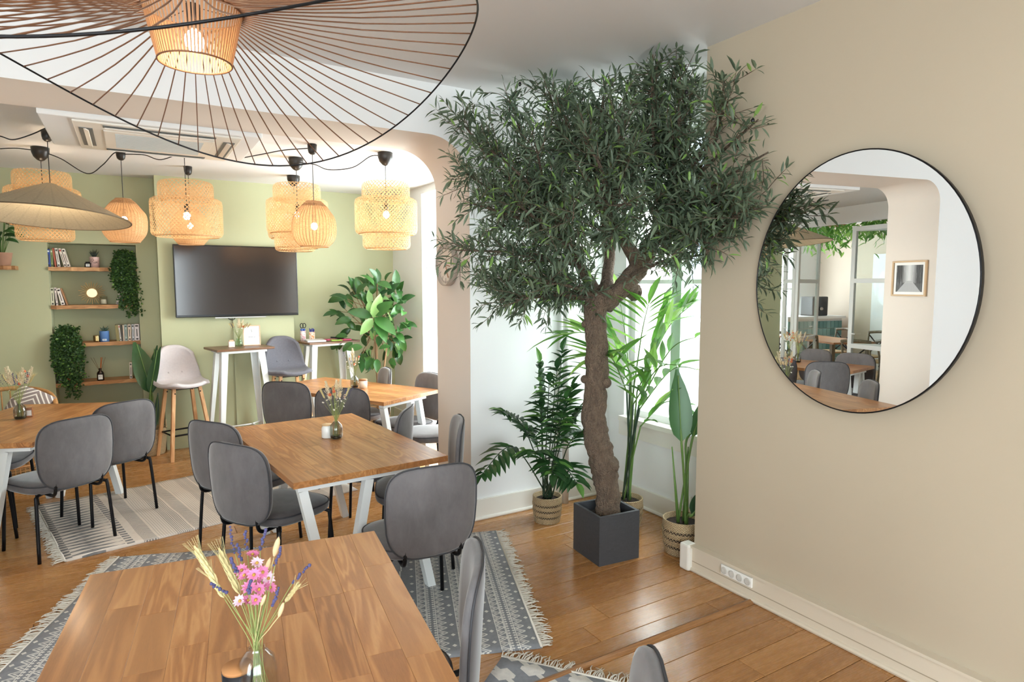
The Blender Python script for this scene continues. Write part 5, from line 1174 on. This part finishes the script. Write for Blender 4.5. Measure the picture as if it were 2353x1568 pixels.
def bouquet(label, x, y, z, top, seed, spread=.055, pam=2, wh=4, wf=10, lav=4, orange=3, tan=3, group='dried bouquets'):
    t = thing('dried_bouquet', label, 'flowers', (x, y, z+.008), 0, group); rd = random.Random(seed); N_ = Vector((x, y, z+top[0])); st = MB(); P_ = []
    def end(h, s): a = rd.uniform(0, 2*PI); r = spread*s*math.sqrt(rd.random()); e = Vector((x+r*math.cos(a), y+r*math.sin(a), z+top[0]+h)); st.tube(smooth_path([(x-(e.x-x)*.25, y-(e.y-y)*.25, z+.012), N_+Vector((rd.gauss(0, .003), rd.gauss(0, .003), 0)), e], 4), .0009, 3, caps=False); return e, (e-N_).normalized()
    T_ = top[1]-top[0]
    for k in range(pam): e, d = end(T_*.55, .6); m = MB(); plume(m, e, e+d*T_*.48, .05, 140, seed+k); m.build('pampas_plume', M_pampas, t, False, world=True)
    for k in range(wh): e, d = end(T_*.6, 1.2); m = MB(); wheat(m, e, e+d*T_*.3, .010); m.build('wheat_ear', M_dstraw, t, False, world=True)
    for k in range(lav): e, d = end(T_*.6, 1.1); m = MB(); spike_fl(m, e, e+d*T_*.3, .0036, 7, k); m.build('lavender_spike', M_lav, t, True, world=True)
    for k in range(tan): e, d = end(T_*.6, .8); m = MB(); m.sphere(e+d*.015, .018, 8, 6, (.4, .4, 1), d.to_track_quat('Z', 'Y').to_matrix()); m.build('bunny_tail_grass', M_tan, t, True, world=True)
    for k in range(orange): e, d = end(T_*rd.uniform(.45, .95), .8); m = MB(); m.sphere(e, .010, 8, 6); [m.dleaf(e, Vector((rd.gauss(0, 1), rd.gauss(0, 1), rd.gauss(.5, .5))), d, .014, .008) for _ in range(8)]; m.build('orange_bud', M_or, t, False, world=True)
    for k in range(wf): e, d = end(T_*rd.uniform(.3, .6), 1.0); m = MB(); daisy(m, m, e, (d.x+rd.gauss(0, .4), d.y-.6, d.z), .008, k); m.build('white_flower', M_wfl, t, False, world=True)
    st.build('stem', M_straw2, t, False, world=True, kind='stuff'); return t
mv = PZ(773, 1008, .7505); vase('smoked glass vase on the middle table', mv.x, mv.y, .7505)
bouquet('dried bouquet with pampas and orange buds on the middle table', mv.x, mv.y, .7505, (.105, .35), 1, .075, 3, 5, 14, 5, 4, 4)
p = PZ(752, 1006, .7505); t = thing('candle_jar', 'white jar candle with a pale wooden lid on the middle table', 'candle', (p.x, p.y, .7505)); MB().lathe([(.001, 0), (.030, 0), (.034, .006), (.034, .062), (.028, .072), (.028, .078), (.001, .078)], 26).build('jar', mat('milk_glass', 'e9eae6', .2), t, True); MB().lathe([(.001, .078), (.031, .078), (.031, .086), (.001, .086)], 26).build('wooden_lid', mat('pale_wood', 'd7b78a', .6), t, True)
lv = PZ(47, 963, .7505); vase('smoked glass vase on the left table', lv.x, lv.y, .7505)
bouquet('dried bouquet with lavender, pampas and one large pale leaf on the left table', lv.x, lv.y, .7505, (.105, .36), 2, .085, 4, 6, 2, 8, 3, 2)
p = PZ(67, 958, .7505); t = thing('candle_jar', 'amber square candle beside the vase on the left table', 'candle', (p.x, p.y, .7505)); MB().rbox((0, 0, .035), (.05, .05, .07), .004).build('jar', mat('amber_jar', '9a6a4a', .2), t); MB().b2(-.018, .018, -.0262, -.0254, .012, .05).build('paper_label', mat('label_white', 'e8e6e0', .7), t)
rv = PZ(815, 891, .7505); vase('smoked glass vase on the table behind the pillar', rv.x, rv.y, .7505)
bouquet('small dried bouquet with a red flower on the table behind the pillar', rv.x, rv.y, .7505, (.105, .35), 3, .07, 1, 2, 9, 6, 2, 3)
p = PZ(835, 892, .7505); t = thing('candle_jar', 'white candle glass with a wooden lid on the table behind the pillar', 'candle', (p.x, p.y, .7505)); MB().lathe([(.001, 0), (.036, 0), (.037, .07), (.001, .07)], 24).build('jar', mat('cream_glass', 'ded6c8', .2), t, True); MB().lathe([(.001, .07), (.038, .07), (.038, .082), (.001, .082)], 24).build('wooden_lid', mat('brown_wood', '9a6a44', .6), t, True)
bouquet('dried flowers in the green-tinted jar below the television', JX, JY, ZB, (.08, .27), 4, .08, 4, 8, 3, 4, 1, 5)
p = PZ(10, 950, .7505); bq = bouquet('reddish and cream dried bouquet cut by the left picture edge', -1.02, 6.05, .7505, (.10, .34), 5, .10, 4, 5, 6, 3, 6, 3); vase('smoked glass vase cut by the left picture edge', -1.02, 6.05, .7505)
# ================================================================ MIRROR, CLOCK, WICKER CHAIR, NEIGHBOURING ROOM
t = thing('round_mirror', 'large round frameless mirror on the beige wall', 'mirror', (2.748, 1.645, 1.705), R(-6))
N_ = 96; ea, eb = .535, .578
pts = [(ea*math.cos(2*PI*i/N_), eb*math.sin(2*PI*i/N_)) for i in range(N_)]
m = MB(); m.add([(0, y, z) for y, z in pts], [tuple(range(N_))[::-1]]); m.build('mirror_glass', mat('silver_mirror', 'eceeee', .0, 1), t)
m = MB(); m.add([(.0, y, z) for y, z in pts]+[(.022, y, z) for y, z in pts], [(i, (i+1) % N_, N_+(i+1) % N_, N_+i) for i in range(N_)]+[tuple(range(N_, 2*N_))]); m.build('backing', M_black, t, True)
MB().tube([(0.001, y, z) for y, z in pts], .0035, 6, True).build('edge', M_black, t, True)
MB().b2(.02, .045, -.12, .30, -.12, .12).build('wall_mount', M_black, t)
# clock on the arch reveal
t = thing('wall_clock', 'round pale wall clock with copper hands on the arch reveal', 'clock', (XJ, 4.262, 1.845))
def turn(mb): mb.v = [(-z, y, x) for x, y, z in mb.v]; return mb
M_clk = mat('clock_case', 'a89c90', .5); M_face = mat('clock_face', 'd9cdc0', .6)
turn(MB().lathe([(.001, .002), (.150, .002), (.155, .006), (.155, .048), (.148, .048), (.146, .030), (.001, .030)], 64)).build('case', M_clk, t, True)
turn(MB().lathe([(.001, .0315), (.146, .0315)], 64)).build('face', M_face, t)
for i in range(60):
    a = 2*PI*i/60; big = i % 5 == 0; L0 = .098 if big else .122
    c_, s_ = math.cos(a), math.sin(a); MB().tube([(-.0335, L0*s_, L0*c_), (-.0335, .138*s_, .138*c_)], .0012 if big else .0009, 4).build('tick', mat('tick_dark', '4a4038', .6), t)
for L_, a, w_ in ((.075, R(100), .003), (.105, R(155), .0025)): MB().tube([(-.037, .0, .0), (-.037, -L_*math.sin(a), L_*math.cos(a))], w_, 5).build('hand', mat('copper', 'b5713f', .3, .9), t)
turn(MB().lathe([(.001, .032), (.006, .032), (.006, .040), (.001, .041)], 14)).build('hub', mat('copper', 'b5713f', .3, .9), t)
# wicker armchair at the left
M_wick = mat('wicker', 'b98650', .6, fn=lambda T: T.mix(T.noise(T.coord(), 40, 2), 'a06c3a', 'cf9f68'))
wx, wy = -.98, 6.90
t = thing('wicker_armchair', 'honey-coloured wicker armchair behind the left table', 'armchair', (wx, wy, 0))
for z in (.06, .14, .22, .30, .36): MB().tube([(.245*math.cos(2*PI*i/30), .235*math.sin(2*PI*i/30), z) for i in range(30)], .006, 5, True).build('ring', M_wick, t, True)
m = MB()
for i in range(44): a = 2*PI*i/44; m.tube([(.245*math.cos(a), .235*math.sin(a), .02), (.245*math.cos(a), .235*math.sin(a), .37)], .004, 4, caps=False)
m.build('lattice', M_wick, t, False, kind='stuff')
for i in range(14):
    for s in (0,): MB().tube([(.245*math.cos(2*PI*k/24), .235*math.sin(2*PI*k/24), .03+i*.024) for k in range(24)], .0028, 4, True).build('strand', M_wick, t, True)
top = [(.355*math.cos(a), .30*math.sin(a), .57+.19*max(0, math.sin(a))**.5) for a in [R(-35)+R(250)*i/24 for i in range(25)]]
MB().tube(top, .02, 8).build('top_rail', M_wick, t, True)
for i, p in enumerate(top[1:-1]): MB().tube([(p[0]*.86, p[1]*.88, .37), p], .006, 5).build('back_rod', M_wick, t, True)
MB().lathe([(.001, 0), (.25, 0), (.27, .02), (.27, .06), (.25, .08), (.001, .085)], 28, (0, 0, .37)).build('seat_pad', mat('oatmeal_fabric', 'b7aa9b', .9), t, True)
o = MB(); n = 14; vs = []
for i in range(n+1):
    for j in range(n+1):
        u, v = -1+2*i/n, -1+2*j/n; th = .055*((1-u**4)*(1-v**4))**.5; vs.append((u*.155*(1-.06*v*v), -th*.8, v*.155*(1-.06*u*u)))
k = n+1; fs = [(i*k+j, (i+1)*k+j, (i+1)*k+j+1, i*k+j+1) for i in range(n) for j in range(n)]; o.add(vs, fs); o.add([(x, -y, z) for x, y, z in vs], [f[::-1] for f in fs])
def cush(T):
    x, y, z = T.xyz(T.coord()); d = x.abs()+z.abs(); ln = (((d*22.0).frac()-.5).abs() < .17)*(d > .06)
    return T.mix(ln, '8b7f7c', 'e6dfd8')
c_ = o.build('cushion', mat('patterned_cushion', rough=.9, fn=cush), None, True); c_.location = (wx+.16, wy+.06, .62); c_.rotation_euler = (R(-16), R(28), R(-10)); tag(c_, 'taupe cushion with white diamond lines on the wicker armchair', 'cushion')
# framed photo on the other reveal of the arch (seen in the mirror)
def framed(label, c, w_, h_, face, img):
    t = thing('framed_picture', label, 'picture', c, face); M_fw = mat('pale_oak_frame', 'c2a27c', .5)
    for s in (-1, 1): MB().b2(s*w_/2-.008, s*w_/2+.008, -.022, 0, -h_/2-.008, h_/2+.008).build('frame', M_fw, t); MB().b2(-w_/2+.008, w_/2-.008, -.022, 0, s*h_/2-.008, s*h_/2+.008).build('frame', M_fw, t)
    MB().b2(-w_/2+.008, w_/2-.008, -.008, -.002, -h_/2+.008, h_/2-.008).build('mat_board', mat('mat_board', 'eeece8', .7), t); MB().b2(-w_/2+.035, w_/2-.035, -.0092, -.008, -h_/2+.035, h_/2-.035).build('photo', img, t); return t
def avenue(T):
    x, y, z = T.xyz(T.coord()); n = T.noise(T.map(T.coord(), (60, 1, 6)), 1.0, 4, .7); d = x.abs()
    tr = T.ramp(n, [(.40, '0a0a0a'), (.55, '3a3a3a'), (.75, '9a9a9a')])
    gl = T.math('SMOOTH_MIN', ((.075-d*.9)*14.0).cl(), ((z+.05)*30.0).cl(), .1)
    path = ((z < -.035)*((d*1.0+z*.9) < .01))
    c = T.mix((gl*.8).cl(), tr, 'e4e4e4'); return T.mix(path*.75, T.mix((z < -.05)*.6, c, '4c4c4c'), 'b8b8b8')
framed('black and white photo of a tree avenue in a pale frame', (XJL+.002, 4.21, 1.76), .36, .34, R(90), mat('avenue_print', rough=.5, fn=avenue))
def dark_print(n): return mat(n, rough=.3, fn=lambda T: T.ramp(T.noise(T.coord(), 5, 4, .6, 1), [(.35, '141414'), (.6, '3c3c3e'), (.8, '8c8c8c')]))
for i, (x, z, w_) in enumerate(((2.05, 2.15, .62), (2.05, 1.58, .62), (2.60, 1.90, .36))): framed(('upper wide', 'lower wide', 'small')[i]+' dark picture on the wall behind the camera, mirrored in the television', (x, -2.498, z), w_, .44, R(180), dark_print('dark_print_%d' % i))
# glazed partition to the neighbouring dining room
pw = S(MB().b2(XL2-.08, XL2, YW2, YD+.4, 2.55, ZF).build('wall_partition', M_white)); S(MB().b2(XL2-.08, XL2, YW2, 5.25, 0, 2.55).build('wall_partition_side', M_white))
def gdoor(name, x0, y0, x1, y1, z1=2.5):
    r = bpy.data.objects.new(name, None); COL.objects.link(r); r['kind'] = 'structure'; r.location = (x0, y0, 0)
    d = Vector((x1-x0, y1-y0, 0)); L = d.length; r.rotation_euler = (0, 0, math.atan2(d.y, d.x))
    for a in (.03, L-.03): MB().b2(a-.03, a+.03, -.02, .02, 0, z1).build('stile', M_frame, r)
    for z in (.04, .85, 1.75, z1-.04): MB().b2(.06, L-.06, -.02, .02, z-.03, z+.03).build('rail', M_frame, r)
    for a, b in ((.07, .82), (.88, 1.72), (1.78, z1-.07)): MB().b2(.06, L-.06, -.003, .003, a, b).build('pane', M_pane, r)
    MB().tube([(L-.06, -.05, 1.02), (L-.14, -.05, 1.02)], .01, 6).build('handle', M_frame, r, True); return r
gdoor('door_1', XL2-.04, 5.27, XL2-.04, 6.25); gdoor('door_2', XL2-.04, 7.28, XL2-.04, 7.53)
gdoor('door_3', XL2-.04, 7.26, XL2-.75, 7.55); gdoor('door_4', XL2-.04, 6.27, XL2-.5, 5.7)
M_warm = paint('warm_beige_paint', 'd6c6b3', .7)
S(MB().b2(-6.2, -5.9, YW2, 10.7, 0, 3).build('wall_neighbour_left', M_warm)); S(MB().b2(-6.2, XL2, YW2-.1, YW2, 0, 3).build('wall_neighbour_front', M_white))
S(MB().b2(-6.2, XL2-.0, YW2-.1, 10.7, 2.95, 3.1).build('ceiling_neighbour_room', M_ceil)); S(MB().b2(XL2-.08, XL2+.02, YD+.4, 10.7, 0, 3).build('wall_neighbour_right', M_white))
m = MB(); m.b2(-6.2, -5.3, 10.55, 10.7, 0, 3); m.b2(-2.7, XL2, 10.55, 10.7, 0, 3); m.b2(-5.3, -2.7, 10.55, 10.7, 0, .5); m.b2(-5.3, -2.7, 10.55, 10.7, 2.7, 3); S(m.build('wall_neighbour_back', M_white))
window('window_5', (-4.0, 10.6, 1.6), 'x', 2.6, 2.2, 3, 2)
dr = S(MB().b2(-5.9, -5.86, 8.3, 9.1, 0, 2.3).build('door_5', M_frame)); MB().tube([(-5.83, 8.4, 1.05), (-5.83, 8.52, 1.05)], .012, 6).build('door_handle', M_black, dr)
# cross-back chairs and table
M_xw = wood('weathered_wood', [(.1, '4d4232'), (.5, '6d604a'), (.9, '8a7c62')], 'z', .6)
xt = make_table('dining_table', 'oak table among the cross-back chairs, seen in the mirror', (-3.75, 8.25), R(8), .8, 1.7, 9, 6, legs=False)
for s in (-1, 1):
    for u in (-1, 1): MB().b2(s*.34-.03, s*.34+.03, u*.75-.03, u*.75+.03, 0, .718).build('leg', M_xw, xt)
def xchair(label):
    t = thing('cross_back_chair', label, 'chair', (0, 0, 0), 0, 'cross-back wooden chairs')
    loft(MB(), [[(x*k, y*k, z) for x, y in sup(.22, .21, 3, 28)] for k, z in ((.95, .44), (1, .45), (1, .465), (.9, .472))]).build('seat', mat('cane_seat', 'b49a72', .8), t)
    for s in (-1, 1):
        MB().tube([(s*.18, .17, .44), (s*.20, .19, 0)], .016, 6).build('leg', M_xw, t, True)
        MB().tube(smooth_path([(s*.20, -.25, 0), (s*.18, -.18, .44), (s*.19, -.24, .86)], 5), .016, 6).build('leg', M_xw, t, True)
        MB().tube(smooth_path([(s*.175, -.20, .47), (0, -.235, .63), (-s*.18, -.24, .80)], 5), .011, 6).build('cross_bar', M_black, t, True)
    MB().tube(smooth_path([(-.20, -.24, .85), (0, -.29, .87), (.20, -.24, .85)], 6), .024, 8).build('top_rail', M_xw, t, True)
    return t
XC = [(-3.12, 7.72, 80, 'cross-back wooden chair nearest the glass door, seen in the mirror'), (-3.16, 8.30, 86, 'second cross-back chair from the glass door, seen in the mirror'), (-3.2, 8.85, 92, 'third cross-back chair from the glass door, seen in the mirror'), (-4.35, 7.8, -90, 'cross-back chair across the neighbouring table, near end'), (-4.4, 8.6, -85, 'cross-back chair across the neighbouring table, far end'), (-3.0, 6.75, 60, 'cross-back chair standing behind the fixed glass panel'), (-3.35, 6.35, 100, 'cross-back chair deep behind the fixed glass panel'), (-3.9, 7.1, 10, 'cross-back chair at the head of the neighbouring table')]
x0c = xchair(XC[0][3]); x0c.location = (XC[0][0], XC[0][1], 0); x0c.rotation_euler = (0, 0, R(XC[0][2]))
for x, y, a, l in XC[1:]: dup(x0c, (x, y, 0), R(a), l)
# counter with teal tiles
t = thing('bar_counter', 'white counter faced with teal tiles, seen in the mirror', 'counter', (-5.2, 9.9, 0))
MB().b2(-.5, .9, -.25, .25, 0, 1.0).build('body', M_white, t); MB().b2(-.55, .95, -.3, .3, 1.0, 1.05).build('worktop', M_frame, t)
for i in range(14):
    for j in range(6): MB().rbox((-.45+i*.1, -.256, .1+j*.155), (.094, .012, .148), .002, seg=1).build('tile', mat('teal_tile', '5f8d8c', .25, fn=lambda T: T.mix(T.rand(), '4f7f80', '86aeab')), t)
t = thing('coffee_machine', 'black coffee machine on the tiled counter, seen in the mirror', 'machine', (-5.2, 9.9, 1.05)); MB().rbox((0, 0, .2), (.4, .35, .4), .02).build('body', M_tvb, t); MB().tube([(.0, -.19, .15), (.0, -.22, .15)], .03, 10).build('spout', M_clk, t)
def green_cloud(label, c, sx, sy, sz, n, seed):
    t = thing('hanging_greenery', label, 'plant', c, 0, 'hanging greenery'); rd = random.Random(seed); f = MB()
    for i in range(n):
        p = Vector((rd.gauss(0, sx), rd.gauss(0, sy), -abs(rd.gauss(0, sz)))); f.rnd = rd.random(); f.leaf(p, (rd.gauss(0, 1), rd.gauss(0, 1), -rd.uniform(.3, 1.4)), (rd.gauss(0, 1), rd.gauss(0, 1), 1), .16, .04, 3, .4, .15)
    f.build('foliage', M_palm, t, False, kind='stuff'); MB().b2(-sx*2, sx*2, -.03, .03, 0, .05).build('hanging_bar', M_shelf, t); return t
green_cloud('hanging ferns above the neighbouring table, seen in the mirror', (-3.6, 8.3, 2.72), .35, .4, .18, 500, 1); green_cloud('hanging ferns behind the fixed glass panel, seen in the mirror', (-3.3, 6.6, 2.72), .25, .3, .16, 300, 2)
